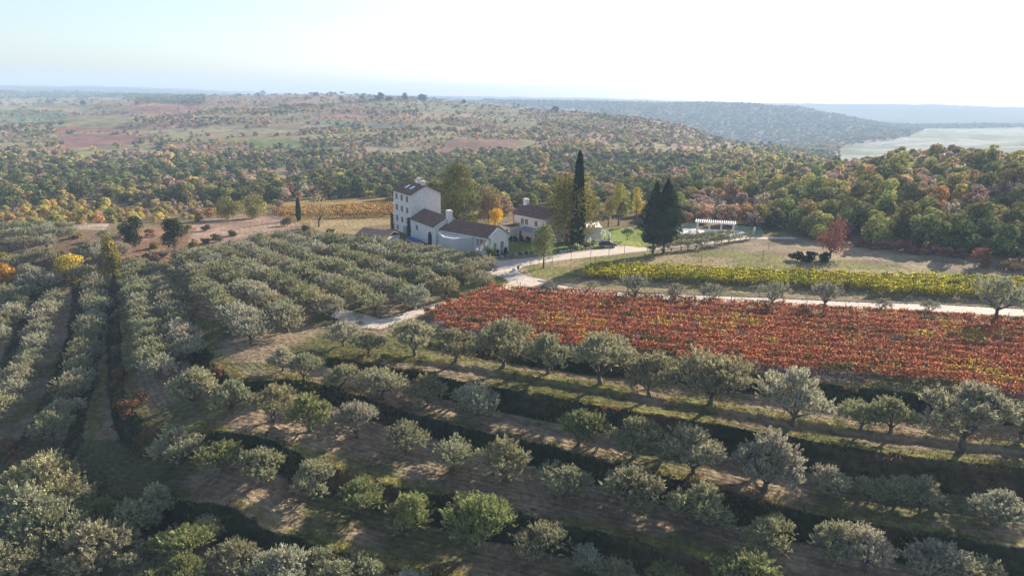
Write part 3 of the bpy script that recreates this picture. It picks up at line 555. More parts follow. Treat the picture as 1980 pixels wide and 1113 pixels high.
tree('autumn_tree',957,441,38,46,(.62,.40,.025),'bright golden yellow small tree behind the tiled wing roof',nq=1700,lobes=12,qs=.28,low=.1)
tree('autumn_tree',912,440,26,40,(.48,.43,.04),'low lemon yellow tree behind the chimney of the wing',nq=1300,lobes=10,qs=.28,low=.05)
tree('field_maple',1051,518,82,64,(.27,.28,.11),'lone rounded green tree on the verge between the gravel drive and the yellow vineyard',nq=3600,lobes=18,qs=.3,low=.2)
tree('birch_tree',1196,436,80,38,(.5,.46,.09),'yellow green slim tree behind the lawn, left of a smaller yellow one',nq=1500,lobes=11,low=.3,sparse=True)
tree('birch_tree',1229,434,74,32,(.52,.44,.09),'smaller yellow tree behind the lawn next to the dark cypress pair',nq=1100,lobes=9,low=.35,sparse=True)
tree('birch_tree',1176,438,60,28,(.42,.34,.09),'thin yellowish tree behind the right end of the outbuilding',nq=800,lobes=8,low=.3,sparse=True)
olive(1213,464,26,'small round grey green tree alone on the lawn',None,OLS,col=(.1,.13,.07))
tree('red_tree',1605,499,84,82,(.24,.10,.075),'rust red half bare tree standing in the dry field',nq=2400,lobes=18,qs=.3,low=.1,sparse=True)
for k,(a,b_,h_,w_) in enumerate([(1540,504,18,38),(1567,505,20,40),(1594,505,17,36)]): tree('shrub',a,b_,h_,w_,(.05,.055,.03),f"dark low shrub under the rust red tree, {ordn(k)} from the left",'shrub',nq=700,lobes=8,low=.0,trunk=False,group='shrubs under the red tree')
tree('holm_oak',260,476,60,58,(.04,.058,.02),'dense round dark green tree above the left end of the orchard rows',nq=2600,lobes=14,low=.03)
tree('holm_oak',338,484,62,60,(.048,.06,.025),'dark spreading tree at the far end of the dense orchard',nq=2600,lobes=14,low=.03)
tree('oak_tree',221,532,76,50,(.2,.17,.04),'dark tree with golden top at the far end of the long olive rows',nq=2600,lobes=14,low=.05)
tree('autumn_shrub',142,545,54,78,(.5,.38,.06),'wide golden shrub left of the dark tree with a golden top',nq=2000,lobes=12,low=.0)
tree('autumn_shrub',8,548,48,66,(.44,.25,.03),'orange yellow shrub cut by the left edge of the picture',nq=1800,lobes=12,low=.0)
tree('autumn_shrub',12,505,22,40,(.3,.25,.05),'small yellow shrub near the left edge above the orange one',nq=700,lobes=8,low=.0,trunk=False)
tree('thicket_tree',440,424,44,64,(.24,.22,.07),'wide olive ochre bush at the edge of the bare field, left half of the clump',nq=2600,lobes=14,low=.0)
tree('thicket_tree',488,422,50,62,(.27,.24,.08),'wide olive ochre bush at the edge of the bare field, right half of the clump',nq=2600,lobes=14,low=.0)
tree('bare_tree',617,438,76,64,(.36,.26,.12),'thin yellow brown half bare tree in front of the orange vineyard','bare tree',nq=900,lobes=16,qs=.3,low=.1,sparse=True)
tree('autumn_tree',664,420,26,20,(.34,.16,.06),'little orange tree on the grass left of the white tower',nq=350,lobes=7,qs=.25,low=.1)
tree('shrub',1895,513,40,60,(.22,.10,.07),'reddish brown thin shrub at the right edge of the dry field','shrub',nq=700,lobes=10,low=.0,sparse=True)
tree('shrub',1960,500,26,50,(.08,.085,.04),'round dark shrub at the right end of the dry field','shrub',nq=900,lobes=8,low=.0,trunk=False)
tree('shrub',1950,520,20,80,(.18,.13,.06),'flat ochre bramble patch at the right edge above the yellow vines','shrub',nq=900,lobes=8,low=.0,trunk=False)
for k in range(26):
    a=[(20,430),(75,455),(150,452),(170,470),(60,492),(110,492),(20,520),(70,520),(100,535),(300,470),(290,450),(300,500),(315,488),(285,498),(360,445),(375,470),(395,462),(400,438),(420,460),(450,448),(555,428),(590,440),(600,446),(640,448),(690,462),(120,440)][k]
    tree('scrub_bush',a[0],a[1]+8,random.uniform(11,20),random.uniform(22,36),jc(random.choice([(.2,.14,.08),(.15,.15,.06),(.3,.22,.08),(.24,.13,.08),(.12,.12,.06)]),.2),f"low scrub bush on the slope and field edge at the left, {ordn(k)}",'shrub',nq=600,lobes=8,qs=.3,low=.0,trunk=False,group='scrub bushes on the left slope')
for k in range(9):
    tree('red_shrub',1665+k*24,478+k*2.6+random.uniform(-2,2),random.uniform(14,22),34,jc((.30,.13,.11)),f"low crimson shrub along the wood edge behind the dry field, {ordn(k)} from the left",'shrub',nq=500,lobes=8,low=.0,trunk=False,group='crimson shrubs along the wood')
BR=[(425,730,26,24),(215,760,40,50),(232,735,34,40),(225,690,26,26),(228,655,26,24),(226,620,24,24),(224,590,22,22),(250,800,34,60),(270,780,24,40),(222,560,20,20),(12,878,40,60),(48,955,44,54)]
for k,(a,b_,h_,w_) in enumerate(sorted(BR)): tree('bramble',a,b_,h_,w_,jc((.2,.115,.065)),f"rusty brown bramble on the ditch bank between the olive rows, {ordn(k)} from the left",'bramble',nq=900,lobes=9,qs=.2,low=.0,sparse=True,trunk=False,group='brambles on the ditch banks')
# ------------------------------------------------------------------ buildings
def roof2(mb,x0,x1,y0,y1,ze,zr,ov=.35,t=.16,yr=None):
    """two-slope roof, ridge along x"""
    yr=(y0+y1)/2 if yr is None else yr; sl=(zr-ze)/(yr-y0); sr=(zr-ze)/(y1-yr)
    mb.slab([(x0-ov,y0-ov,ze-ov*sl),(x1+ov,y0-ov,ze-ov*sl),(x1+ov,yr,zr),(x0-ov,yr,zr)],t)
    mb.slab([(x0-ov,yr+.003,zr),(x1+ov,yr+.003,zr),(x1+ov,y1+ov,ze-ov*sr),(x0-ov,y1+ov,ze-ov*sr)],t)
def house_wall(mb,x0,x1,y0,y1,ze,zr,yr=None):
    yr=(y0+y1)/2 if yr is None else yr; e=.17
    P=[(y0,-.5),(y1,-.5),(y1,ze-e),(yr,zr-e),(y0,ze-e)]
    mb.add([(x0,p[0],p[1]) for p in P]+[(x1,p[0],p[1]) for p in P],[(0,4,3,2,1),(5,6,7,8,9)]+[(i,(i+1)%5,(i+1)%5+5,i+5) for i in range(5)])
def window(par,x,z,w_,h_,y=0.,shut=False,nm='window'):
    """window on a wall that faces -y"""
    f=MB().box(x-w_/2-.05,x+w_/2+.05,y-.05,y+.02,z-h_/2-.05,z+h_/2+.05).obj(nm,M_STONE,par)
    MB().box(x-w_/2,x+w_/2,y-.06,y-.02,z-h_/2,z+h_/2).obj('pane',M_DARK,f)
    MB().box(x-.03,x+.03,y-.08,y-.06,z-h_/2,z+h_/2).obj('mullion',M_WHITE,f)
    MB().box(x-w_/2-.15,x+w_/2+.15,y-.14,y-.051,z-h_/2-.16,z-h_/2-.081).obj('sill',M_STONE,f)
    return f
def chimney(par,x,y,z0,z1,w_,d_,nm='chimney'):
    c=MB().box(x-w_/2,x+w_/2,y-d_/2,y+d_/2,z0,z1).obj(nm,M_PLAST,par)
    MB().box(x-w_/2-.12,x+w_/2+.12,y-d_/2-.12,y+d_/2+.12,z1+.002,z1+.14).box(x-w_/2,x+w_/2,y-d_/2,y+d_/2,z1+.142,z1+.36).obj('chimney_cap',M_CAP,c); return c
A1=math.atan2(-.848,.53)
tw=empty('tower_house',(-25.1,169.3,0),A1,'white four storey tower house with skylights and two chimneys on its tiled roof','house')
mb=MB(); house_wall(mb,-11,0,0,8.1,10.5,12.5); mb.obj('wall',M_PLAST,tw)
mb=MB(); roof2(mb,-11,0,0,8.1,10.5,12.5); rf=mb.obj('roof',M_TILE,tw)
chimney(tw,-4.6,4.3,11.6,13.5,.75,.7); chimney(tw,-1.2,4.0,11.6,13.1,1.25,.7); MB().tube([(-6.3,4.3,11.8),(-6.3,4.3,13.2)],.16,8).obj('flue',M_WHITE,tw)
sl=2.0/4.05
for x_ in (-6.6,-3.6): 
    y_=2.1; z_=10.5+sl*y_; MB().slab([(x_-.45,y_-.6,z_-.6*sl+.12),(x_+.45,y_-.6,z_-.6*sl+.12),(x_+.45,y_+.6,z_+.6*sl+.12),(x_-.45,y_+.6,z_+.6*sl+.12)],.14).obj('skylight',mat('skylight_glass',(.75,.8,.85),.1,spec=.8),rf)
for z_ in (9.0,6.2,3.4):
    for x_ in (-8.9,-5.6,-2.3):
        if z_==3.4 and x_==-2.3: continue
        window(tw,x_,z_,1.15,1.35)
window(tw,-8.7,1.0,.9,1.1); 
d_=MB().box(-5.1,-2.5,-.05,.02,.0,2.0).obj('door',mat('grey_green_door',(.2,.28,.3),.5),tw); MB().box(-3.85,-3.75,-.07,-.052,0,1.95).obj('door_post',M_WHITE,d_)
bl=MB().box(-12.6,-11.003,.6,3.2,5.6,5.85).obj('balcony',M_WHITE,tw); MB().box(-12.6,-12.5,.6,3.2,5.852,6.7).box(-12.498,-11.01,.6,.7,5.852,6.7).obj('railing',M_WHITE,bl)
MB().slab([(-12.7,.4,7.7),(-11.003,.4,8.2),(-11.003,3.4,8.2),(-12.7,3.4,7.7)],.14).obj('canopy_roof',M_TILE2,tw); MB().box(-12.5,-12.3,.6,.8,-.2,5.59).box(-12.5,-12.3,3.,3.2,-.2,5.59).box(-12.5,-12.3,.7,.9,6.71,7.6).obj('balcony_post',M_PLAST,tw)
w1=empty('tiled_wing',(-25.1,169.3,0),A1,'two storey white wing with an arched doorway joined to the tower house','house')
mb=MB(); house_wall(mb,.01,14.2,-.25,7.2,4.8,6.8); mb.obj('wall',M_PLAST,w1)
mb=MB(); roof2(mb,.36,14.1,-.25,7.2,4.8,6.8,ov=.34); mb.obj('roof',M_TILE,w1)
mb=MB(); mb.slab([(14.3,-.7,4.7),(14.55,-.7,4.7),(14.55,3.5,7.0),(14.3,3.5,7.0)],.2); mb.obj('verge',M_CAP,w1)
window(w1,3.8,3.0,1.1,1.1,-.25)
ar=MB(); P=[(10.2,-.1),(12.2,-.1),(12.2,2.0)]+[(11.2+1.*math.cos(t),2.0+1.2*math.sin(t)) for t in np.linspace(.2,math.pi-.2,7)]+[(10.2,2.0)]
ar.add([(p_[0],-.33,p_[1]) for p_ in P]+[(p_[0],-.2,p_[1]) for p_ in P],[tuple(range(len(P)))]+[(i,i+len(P),(i+1)%len(P)+len(P),(i+1)%len(P)) for i in range(len(P))]); ar.obj('arched_door',M_DARK,w1)
chimney(w1,14.2,3.3,4.8,8.0,1.15,1.1)
# wing two: open at the right end
A2=math.atan2(-.62,.785)
w2=empty('porch_wing',(-4.9,148.2,0),A2,'long low white wing with tiled roof and open porch at its right gable end','house')
x0=-15.7; M=MB(); t=.35
M.box(x0,-4.2,0,t,-.5,4.15); M.box(-4.2,-.5,.0,t,-.5,.95); M.box(-.5,0,0,t,-.5,4.15); M.box(-4.2,-.5,0,t,3.5,4.15)
M.box(x0,-4.2,6.4-t,6.4,-.5,4.15); M.box(-.5,0,6.4-t,6.4,-.5,4.15); M.box(-4.2,-.5,6.4-t,6.4,3.4,4.15)
M.box(-4.55,-4.2,t,6.4-t,-.5,4.15)
for a,b_ in ((t,1.15),(2.35,3.6),(4.8,6.4-t)): M.box(-t,0,a,b_,-.5,2.75)
M.add([(0,0,2.75),(0,6.4,2.75),(0,6.4,4.15),(0,3.2,5.95),(0,0,4.15),(-t,0,2.75),(-t,6.4,2.75),(-t,6.4,4.15),(-t,3.2,5.95),(-t,0,4.15)],[(0,1,2,3,4),(9,8,7,6,5),(0,5,6,1),(1,6,7,2),(2,7,8,3),(3,8,9,4),(4,9,5,0)])
M.obj('wall',M_PLAST,w2)
mb=MB(); roof2(mb,x0+.3,-.02,0,6.4,4.32,6.3,ov=.3); mb.obj('roof',M_TILE,w2)
for x_ in (-3.2,-1.9): MB().box(x_-.14,x_+.14,.05,.3,.952,3.498).obj('porch_pillar',M_STONE,w2)
for x_ in (-3.0,-1.6): MB().box(x_-.14,x_+.14,6.1,6.35,-.4,3.398).obj('porch_pillar',M_STONE,w2)
MB().slab([(-.3,-.32,4.25),(.3,-.32,4.25),(.3,3.2,6.28),(-.3,3.2,6.28)],.12).slab([(-.3,3.203,6.28),(.3,3.203,6.28),(.3,6.72,4.25),(-.3,6.72,4.25)],.12).obj('verge',M_CAP,w2)
an=empty('annex',(-4.9,148.2,0),A2,'low grey annex with white coping and chamfered corner before the porch wing','annex')
P=[(-14.2,-.02),(-14.2,-1.6),(-9.6,-4.6),(-6.4,-4.6),(-4.6,-.02)]; MB().prism(P,-.5,3.6).obj('wall',mat('annex_plaster',(.50,.50,.475),.9,.06,1),an)
mb=MB()
for a,b_ in zip(P[:-1],P[1:]):
    d=Vector((b_[0]-a[0],b_[1]-a[1],0)).normalized(); q=Vector((-d.y,d.x,0))*.28; o=Vector((d.y,-d.x,0))*.08
    mb.prism([(a[0]-q.x*.3,a[1]-q.y*.3),(b_[0]-q.x*.3,b_[1]-q.y*.3),(b_[0]+q.x,b_[1]+q.y),(a[0]+q.x,a[1]+q.y)],3.602+.002*len(mb.v),3.78+.003*len(mb.v))
mb.obj('coping',M_WHITE,an)
# small house
A3=math.atan2(-.74,.67)
sh=empty('small_house',(.2,169.6,0),A3,'pinkish two storey house with tiled roof half hidden by the big lime tree','house')
mb=MB(); house_wall(mb,0,11.3,0,7,6.3,8.2); mb.obj('wall',M_PINK,sh); mb=MB(); roof2(mb,0,11.3,0,7,6.3,8.2); mb.obj('roof',M_TILE,sh)
chimney(sh,.8,3.4,6.5,9.2,1.2,.9); window(sh,3.2,4.6,.9,1.3); window(sh,4.7,4.6,.9,1.3); window(sh,8.0,4.6,.9,1.2)
MB().slab([(4.0,-2.4,2.9),(9.6,-2.4,2.9),(9.6,-.01,3.5),(4.0,-.01,3.5)],.12).obj('canopy_roof',mat('slate',(.2,.22,.3),.7,.1,3),sh)
for x_ in (4.3,9.3): MB().box(x_-.1,x_+.1,-2.3,-2.1,-.2,2.85).obj('canopy_post',M_STONE,sh)
MB().tube([(.12,-.12,0),(.12,-.12,6.1)],.07,6).obj('downpipe',mat('copper',(.3,.13,.07),.5),sh)
MB().box(1.6,2.9,-.05,.02,0,2.2).obj('door',M_WOOD,sh)
an2=empty('lean_to',(-2.0,167.2,0),A3,'small low pink lean-to with sloping tile roof at the left foot of the small house','annex')
MB().prism([(-2,0),(1.9,0),(1.9,4.6),(-2,4.6)],-.4,3.3).obj('wall',M_PINK,an2); MB().slab([(-2.3,-.3,3.35),(2.0,-.3,4.0),(2.0,4.9,4.0),(-2.3,4.9,3.35)],.16).obj('roof',M_TILE2,an2)
window(an2,.9,2.3,.7,.9)
ob=empty('outbuilding',(9.6,165.4,0),math.radians(5),'long low pink outbuilding with dark doors behind the slender cypress','outbuilding')
MB().prism([(0,0),(4.9,0),(4.9,5),(0,5)],-.5,3.6).obj('wall',M_PINK,ob); MB().prism([(4.903,.5),(12,.5),(12,4.6),(4.903,4.6)],-.5,3.3).obj('rear_wall',mat('grey_plaster',(.55,.52,.5),.9,.08,1),ob)
MB().slab([(-.3,-.3,3.65),(5.1,-.3,3.65),(5.1,5.2,4.5),(-.3,5.2,4.5)],.16).obj('roof',M_TILE,ob); MB().slab([(5.12,.2,3.4),(12.3,.2,3.4),(12.3,4.9,3.9),(5.12,4.9,3.9)],.14).obj('rear_roof',M_CAP,ob)
MB().box(.5,2.0,-.06,.02,0,2.3).obj('door',M_DARK,ob); MB().box(3.2,4.0,-.06,.02,0,2.1).obj('door',mat('brown_door',(.2,.07,.05),.6),ob)
shx,shy=at(745,475); sd_=empty('outhouse',(shx-3.,shy,0),math.radians(-28),'low outhouse with sunlit reddish tile roof sunk behind the olive orchard','outhouse')
MB().prism([(-4.2,0),(4.2,0),(4.2,5),(-4.2,5)],-.5,2.3).obj('wall',M_STONE,sd_); mb=MB(); roof2(mb,-4.2,4.2,0,5,2.5,3.5); mb.obj('roof',M_TILE2,sd_)
# climbing plants on the tower
def climber(par_xy,rz,w_,h_,label,col):
    nq=700; pos=np.stack([rng.normal(0,w_*.35,nq),rng.normal(-.25,.15,nq),rng.uniform(0,1,nq)**1.1*h_],1); pos[:,0]*=1-.4*pos[:,2]/h_
    e=empty('climbing_plant',(*par_xy,0),rz,label,'climbing plant'); o=link('foliage',leafmesh('climber',quads(pos,rdir(nq),rdir(nq),rng.uniform(.2,.4,nq),rng.uniform(.15,.3,nq)),rng.uniform(0,1,nq),M_LEAF),e); o.color=(*col,1); MB().tube([(0,-.12,-.1),(.05,-.12,h_*.8)],.05,5).obj('stem',M_BARK,e)
def loc_of(o,x_,y_): r_=o.rotation_euler.z; return (o.location.x+x_*math.cos(r_)-y_*math.sin(r_),o.location.y+x_*math.sin(r_)+y_*math.cos(r_))
climber(loc_of(tw,-.9,-.1),A1,1.5,4.6,'dark green climber up the right front corner of the tower house',(.05,.075,.025))
climber(loc_of(tw,-11.6,-.1),A1,1.3,4.2,'dark climber below the balcony at the left corner of the tower house',(.035,.05,.03))
# parasols, tables, statues
def parasol(x,y,label,col):
    e=empty('parasol',(x,y,0),0,label,'parasol','folding parasols on the courtyard'); MB().tube([(0,0,0),(0,0,3.1)],.04,6).obj('pole',M_WOOD,e)
    mb=MB(); mb.add([(0,0,3.1)]+[(1.5*math.cos(t),1.5*math.sin(t),2.5) for t in np.linspace(0,2*math.pi,9)[:-1]]+[(1.5*math.cos(t),1.5*math.sin(t),2.35) for t in np.linspace(0,2*math.pi,9)[:-1]],[(0,1+i,1+(i+1)%8) for i in range(8)]+[(1+i,9+i,9+(i+1)%8,1+(i+1)%8) for i in range(8)]); mb.obj('canopy',col,e)
for k,(a,b_,c) in enumerate([(-6.7,163.5,'pink'),(-5.4,160.5,'white'),(-3.6,159.0,'white'),(-2.2,157.8,'white')]):
    parasol(a,b_,f"{c} parasol showing above the wing roof, {ordn(k)} from the left",M_WHITE if c=='white' else M_PINK)
def table_set(x,y,label):
    e=empty('dining_table',(x,y,.0),A2,label,'table','tables in the open porch'); MB().box(-.6,.6,-.4,.4,.72,.76).obj('tabletop',M_WHITE,e)
    for sx in (-.5,.5):
        for sy in (-.32,.32): MB().box(sx-.03,sx+.03,sy-.03,sy+.03,0,.718).obj('leg',M_WHITE,e)
def chair(x,y,rz,label,grp='white chairs around the porch'):
    e=empty('chair',(x,y,0),rz,label,'chair',grp); MB().box(-.24,.24,-.24,.24,.42,.47).obj('seat',M_WHITE,e); MB().box(-.24,.24,.2,.24,.472,.95).obj('backrest',M_WHITE,e)
    for sx in (-.21,.21):
        for sy in (-.21,.18): MB().box(sx-.02,sx+.02,sy-.02,sy+.02,0,.418).obj('leg',M_WHITE,e)
q=0
for k,(lx,ly) in enumerate([(-3.2,-1.4),(-1.4,-1.6)]):
    X_,Y2=loc_of(w2,lx,ly); table_set(X_,Y2,f"white table in front of the open porch, {('left','right')[k]} one")
    for dx,dy,rz in ((-.1,.75,0),(.0,-.75,math.pi),(.95,0,-math.pi/2)):
        xx,yy=loc_of(w2,lx+dx,ly+dy); chair(xx,yy,A2+rz,f"white garden chair by the porch tables, {ordn(q)} from the left"); q+=1
def lath(name,x,y,prof,m_,label,cat,group=None,seg=10):
    mb=MB(); mb.tube([(0,0,p_[1]) for p_ in prof],[p_[0] for p_ in prof],seg); return tag(mb.obj(name,m_,loc=(x,y,0),smooth=True),label,cat,group)
x,y=at(1117,475); lath('statue',x,y,[(.3,0),(.3,.25),(.16,.3),(.22,.9),(.27,1.35),(.1,1.55),(.16,1.75),(.1,1.95)],M_WHITE,'slim white statue right beside the foot of the slender cypress','statue')
x,y=at(1132,471); lath('statue',x,y,[(.26,0),(.26,.2),(.14,.25),(.2,.7),(.22,1.05),(.08,1.2),(.13,1.35),(.05,1.5)],M_WHITE,'small white statue on the grass, left one of a close pair','statue')
x,y=at(1139,471); mb=MB()
for k in range(5):
    a=k*1.256; mb.tube([(0,0,0),(.45*math.cos(a),.35*math.sin(a),.7),(.25*math.cos(a),.25*math.sin(a),1.5)],[.16,.13,.08],6)
tag(mb.obj('statue',M_WHITE,loc=(x,y,0),smooth=True),'spreading white sculpture on the grass, right one of a close pair','statue')
x,y=at(1169,463); mb=MB()
for k in range(5):
    a=math.pi*k/4; mb.tube([(1.3*math.cos(a),0,0),(1.1*math.cos(a)*1.1,.3*math.sin(k),1.3),(.45*math.cos(a),0,2.3)],[.24,.2,.16],6)
tag(mb.obj('sculpture',M_WHITE,loc=(x,y,0),smooth=True),'white arched sculpture on the lawn behind the parked car','sculpture')
x,y=at(1157,470); MB().box(-.8,.8,-.3,.3,.42,.5).box(-.7,-.6,-.3,.3,0,.418).box(.6,.7,-.3,.3,0,.418).box(-.8,.8,.22,.3,.502,.9).obj('bench',M_WHITE,loc=(x,y,0)); tag(bpy.data.objects['bench'],'white bench on the lawn left of the arched sculpture','bench')
x,y=loc_of(w1,6.2,-2.2); bs=empty('garden_sofa',(x,y,0),A1,'long seat with blue cover in front of the arched wing','sofa'); MB().box(-2.6,2.6,-.8,.8,.0,.45).obj('base',M_STONE,bs); MB().box(-2.6,2.6,-.8,.8,.452,.75).obj('cover',M_BLUE,bs)
# car
def car(x,y,rz,label):
    e=empty('parked_car',(x,y,.03),rz,label,'car'); body=mat('dark_car_paint',(.02,.023,.03),.25,spec=.6); 
    S1=[(-2.1,.35),(2.1,.35),(2.12,.62),(2.0,.82),(1.1,.93),(.45,1.38),(-.2,1.47),(-1.2,1.44),(-1.85,1.02),(-2.1,.9)]
    mb=MB(); n_=len(S1); hw=[.82,.82,.86,.86,.84,.64,.63,.63,.74,.84]
    mb.add([(p_[0],-h,p_[1]) for p_,h in zip(S1,hw)]+[(p_[0],h,p_[1]) for p_,h in zip(S1,hw)],[tuple(range(n_)),tuple(range(2*n_-1,n_-1,-1))]+[(i,i+n_,(i+1)%n_+n_,(i+1)%n_) for i in range(n_)]); mb.obj('body',body,e)
    MB().add([(.98,-.76,1.0),(.98,.76,1.0),(.48,.6,1.37),(.48,-.6,1.37)],[(0,1,2,3)]).obj('windscreen',M_DARK,e)
    for s_ in (-1,1):
        MB().add([(.85,s_*.855,.97),(-1.6,s_*.835,1.02),(-1.15,s_*.665,1.38),(.4,s_*.675,1.35)],[(0,1,2,3)] if s_>0 else [(3,2,1,0)]).obj('side_window',M_DARK,e)
        MB().box(2.0,2.13,s_*.62-.14,s_*.62+.14,.62,.76).obj('headlight',M_WHITE,e)
        for xx in (-1.3,1.32):
            wh=MB().tube([(xx,s_*.66,.33),(xx,s_*.88,.33)],.33,16).obj('wheel',mat('tyre',(.03,.03,.03),.9),e); MB().tube([(xx,s_*.882,.33),(xx,s_*.9,.33)],.19,10).obj('rim',mat('rim',(.5,.5,.5),.4,metal=.8),wh)
x,y=at(1175,477); car(x,y,math.radians(-4),'dark hatchback parked on the gravel by the lawn')
# stone with dark shrub by the junction
tree('potted_shrub',1002,521,9.5,8,(.07,.05,.03),'small dark rusty shrub by the white stone at the road junction','shrub',nq=350,lobes=6,qs=.14,low=.0,trunk=False)
x,y=at(995,524)
def rock(name,x,y,z,sx,sy,sz,m_,label=None,cat=None,group=None):
    import bmesh
    bm=bmesh.new(); bmesh.ops.create_icosphere(bm,subdivisions=2,radius=1)
    for v in bm.verts:
        f_=1+.9*(random.random()-.5); v.co=Vector((v.co.x*sx*f_,v.co.y*sy*f_,v.co.z*sz*f_))
    me=bpy.data.meshes.new(name); bm.to_mesh(me); bm.free(); me.materials.append(m_); o=link(name,me,loc=(x,y,z)); return tag(o,label,cat,group)
rock('boulder',x,y,.2,.45,.3,.4,M_WHITE,'white stone at the road junction beside the small dark shrub','stone')
RK=[(958,497),(968,495),(978,493),(988,492),(998,491),(1008,489),(1018,487),(1085,487),(1092,485),(1099,484),(1106,483),(1113,481),(1120,481),(1128,480),(1136,479),(1143,478),(1150,478)]
for k,(a,b_) in enumerate(RK):
    x,y=at(a,b_+2); rock('edging_stone',x,y,.15,random.uniform(.25,.6),.3,random.uniform(.18,.35),M_ROCK,f"grey boulder edging the drive in front of the houses, {ordn(k)} from the left",'stone','boulders edging the drive')
SH=[(952,500),(963,497),(975,496),(990,494),(1005,492),(1018,491),(1030,489),(1068,487),(1080,486),(1100,482),(1118,480),(1132,478),(1146,476)]
for k,(a,b_) in enumerate(SH):
    tree('lavender_clump',a,b_,6.5,11,jc((.12,.13,.09)),f"grey green clump in the rockery along the drive, {ordn(k)} from the left",'shrub',nq=220,lobes=5,qs=.22,low=.0,trunk=False,group='clumps in the rockery')
def pampas(px,py,h,label):
    x,y=at(px,py); nq=260; a=rng.uniform(0,2*math.pi,nq); t=rng.uniform(0,1,nq)**.5; r_=t*.55*h/1.6; pos=np.stack([np.cos(a)*r_,np.sin(a)*r_,h*.45*(1.1-.3*t)],1); d=np.stack([np.cos(a)*t*.8,np.sin(a)*t*.8,np.ones(nq)],1)
    e=empty('grass_clump',(x,y,0),0,label,'grass clump'); o=link('blades',leafmesh('blades',quads(pos,d,rdir(nq),rng.uniform(.6,.95,nq)*h,np.full(nq,.06)),rng.uniform(0,1,nq),M_LEAF),e); o.color=(.24,.27,.06,1)
    o=link('plumes',leafmesh('plumes',quads(pos[:16]*np.array([.8,.8,1.75]),d[:16]+np.array([0,0,1.]),rdir(16),np.full(16,h*.4),np.full(16,.16)),rng.uniform(.5,1,16),M_LEAF),e); o.color=(.5,.48,.36,1)
pampas(1114,483,1.8,'tufted ornamental grass left of two beside the drive'); pampas(1137,478,1.9,'tufted ornamental grass right of two beside the drive'); pampas(949,497,2.6,'tall pale plumed grass at the gable corner of the porch wing')
for k,(lx,ly) in enumerate([(.6,1.9),(.7,4.6)]):
    x,y=loc_of(w2,lx,ly); u_,v_,_=proj(x,y,0); tree('round_shrub',float(u_),float(v_),13,12,(.035,.05,.03),f"dark clipped shrub before the {('left','right')[k]} gable doorway of the porch wing",'shrub',nq=500,lobes=7,qs=.2,low=.0,trunk=False)
for k,(a,b_) in enumerate([(985,466),(996,467),(1008,468),(1022,469),(1035,470)]):
    tree('round_shrub',a,b_,12,14,(.05,.065,.04),f"dark shrub at the foot of the small house, {ordn(k)} from the left",'shrub',nq=400,lobes=7,qs=.22,low=.0,trunk=False,group='shrubs at the small house')
# pergola
pa=np.array(at(1347,449)); pb=np.array(at(1417,453.5)); pd=pb-pa; pl_=np.linalg.norm(pd)
pg=empty('pergola',(pa[0],pa[1],0),math.atan2(pd[1],pd[0]),'long white pergola with stone pillars beside the pool terrace','pergola')
for k in range(4):
    for yy in (0,2.9): MB().box(pl_*k/3-.22,pl_*k/3+.22,yy-.22,yy+.22,-.2,2.55).obj('pillar',M_STONE,pg)
MB().box(-.5,pl_+.5,-.12,.12,2.552,2.75).obj('beam',M_WHITE,pg); MB().box(-.5,pl_+.5,2.78,3.02,2.552,2.75).obj('beam',M_WHITE,pg)
for k in range(19): xx=-.4+(pl_+.8)*k/18; MB().box(xx-.11,xx+.11,-.7,3.6,2.752,2.95).obj('rafter',M_WHITE,pg)
sheet('terrace',[(1300,447),(1312,441),(1430,445),(1455,455),(1440,459),(1400,461),(1330,458)],.02,M_STONE)
def lounger(x,y,rz,label):
    e=empty('sun_lounger',(x,y,.02),rz,label,'sun lounger','white loungers under the pergola'); MB().box(-.95,.35,-.33,.33,.28,.36).obj('seat',M_WHITE,e); MB().slab([(.36,-.33,.36),(.95,-.33,.8),(.95,.33,.8),(.36,.33,.36)],.07).obj('backrest',M_WHITE,e)
    for sx in (-.85,.25):
        for sy in (-.28,.28): MB().box(sx-.03,sx+.03,sy-.03,sy+.03,0,.278).obj('leg',M_WHITE,e)
for k in range(8):
    px,py=1318+k*15,452.5+k*.8; x,y=at(px,py); lounger(x,y,math.radians(70),f"white lounger in front of the pergola terrace, {ordn(k)} from the left")
# green mesh fences round the pool
M_NET=mat('green_net',(.2,.33,.29),.8); nn=M_NET.node_tree.nodes; ll=M_NET.node_tree.links; tr=nn.new('ShaderNodeBsdfTransparent'); mx=nn.new('ShaderNodeMixShader'); mx.inputs[0].default_value=.3
ll.new(nn['Principled BSDF'].outputs[0],mx.inputs[2]); ll.new(tr.outputs[0],mx.inputs[1]); ll.new(mx.outputs[0],nn['Material Output'].inputs['Surface'])
def fence(P,h,label,nm='net_fence'):
    pts=[Vector((*at(*p_),0)) for p_ in P]; e=empty(nm,pts[0],0,label,'fence')
    for a,b_ in zip(pts[:-1],pts[1:]):
        n_=max(1,int((b_-a).length/2.2)); a2,b2=a-pts[0],b_-pts[0]; s_=Vector((-(b2-a2).y,(b2-a2).x,0)).normalized()*.01
        MB().prism([(a2-s_)[:2],(b2-s_)[:2],(b2+s_)[:2],(a2+s_)[:2]],.05,h).obj('net',M_NET,e)
        for k in range(n_): q_=a2+(b2-a2)*k/n_; MB().tube([(q_.x,q_.y,-.2),(q_.x,q_.y,h+.05)],.035,5).obj('post',M_POST,e)
fence([(1303,448),(1325,441),(1345,443)],1.5,'green net fence left of the white pergola'); fence([(1418,447),(1470,452),(1474,458),(1448,460)],1.6,'blue green net fence right of the white pergola')
x,y=at(1458,452); lath('standing_stone',x,y,[(.28,0),(.3,.8),(.24,1.5),(.15,1.75)],M_WHITE,'pale standing stone by the net fence right of the pergola','stone')
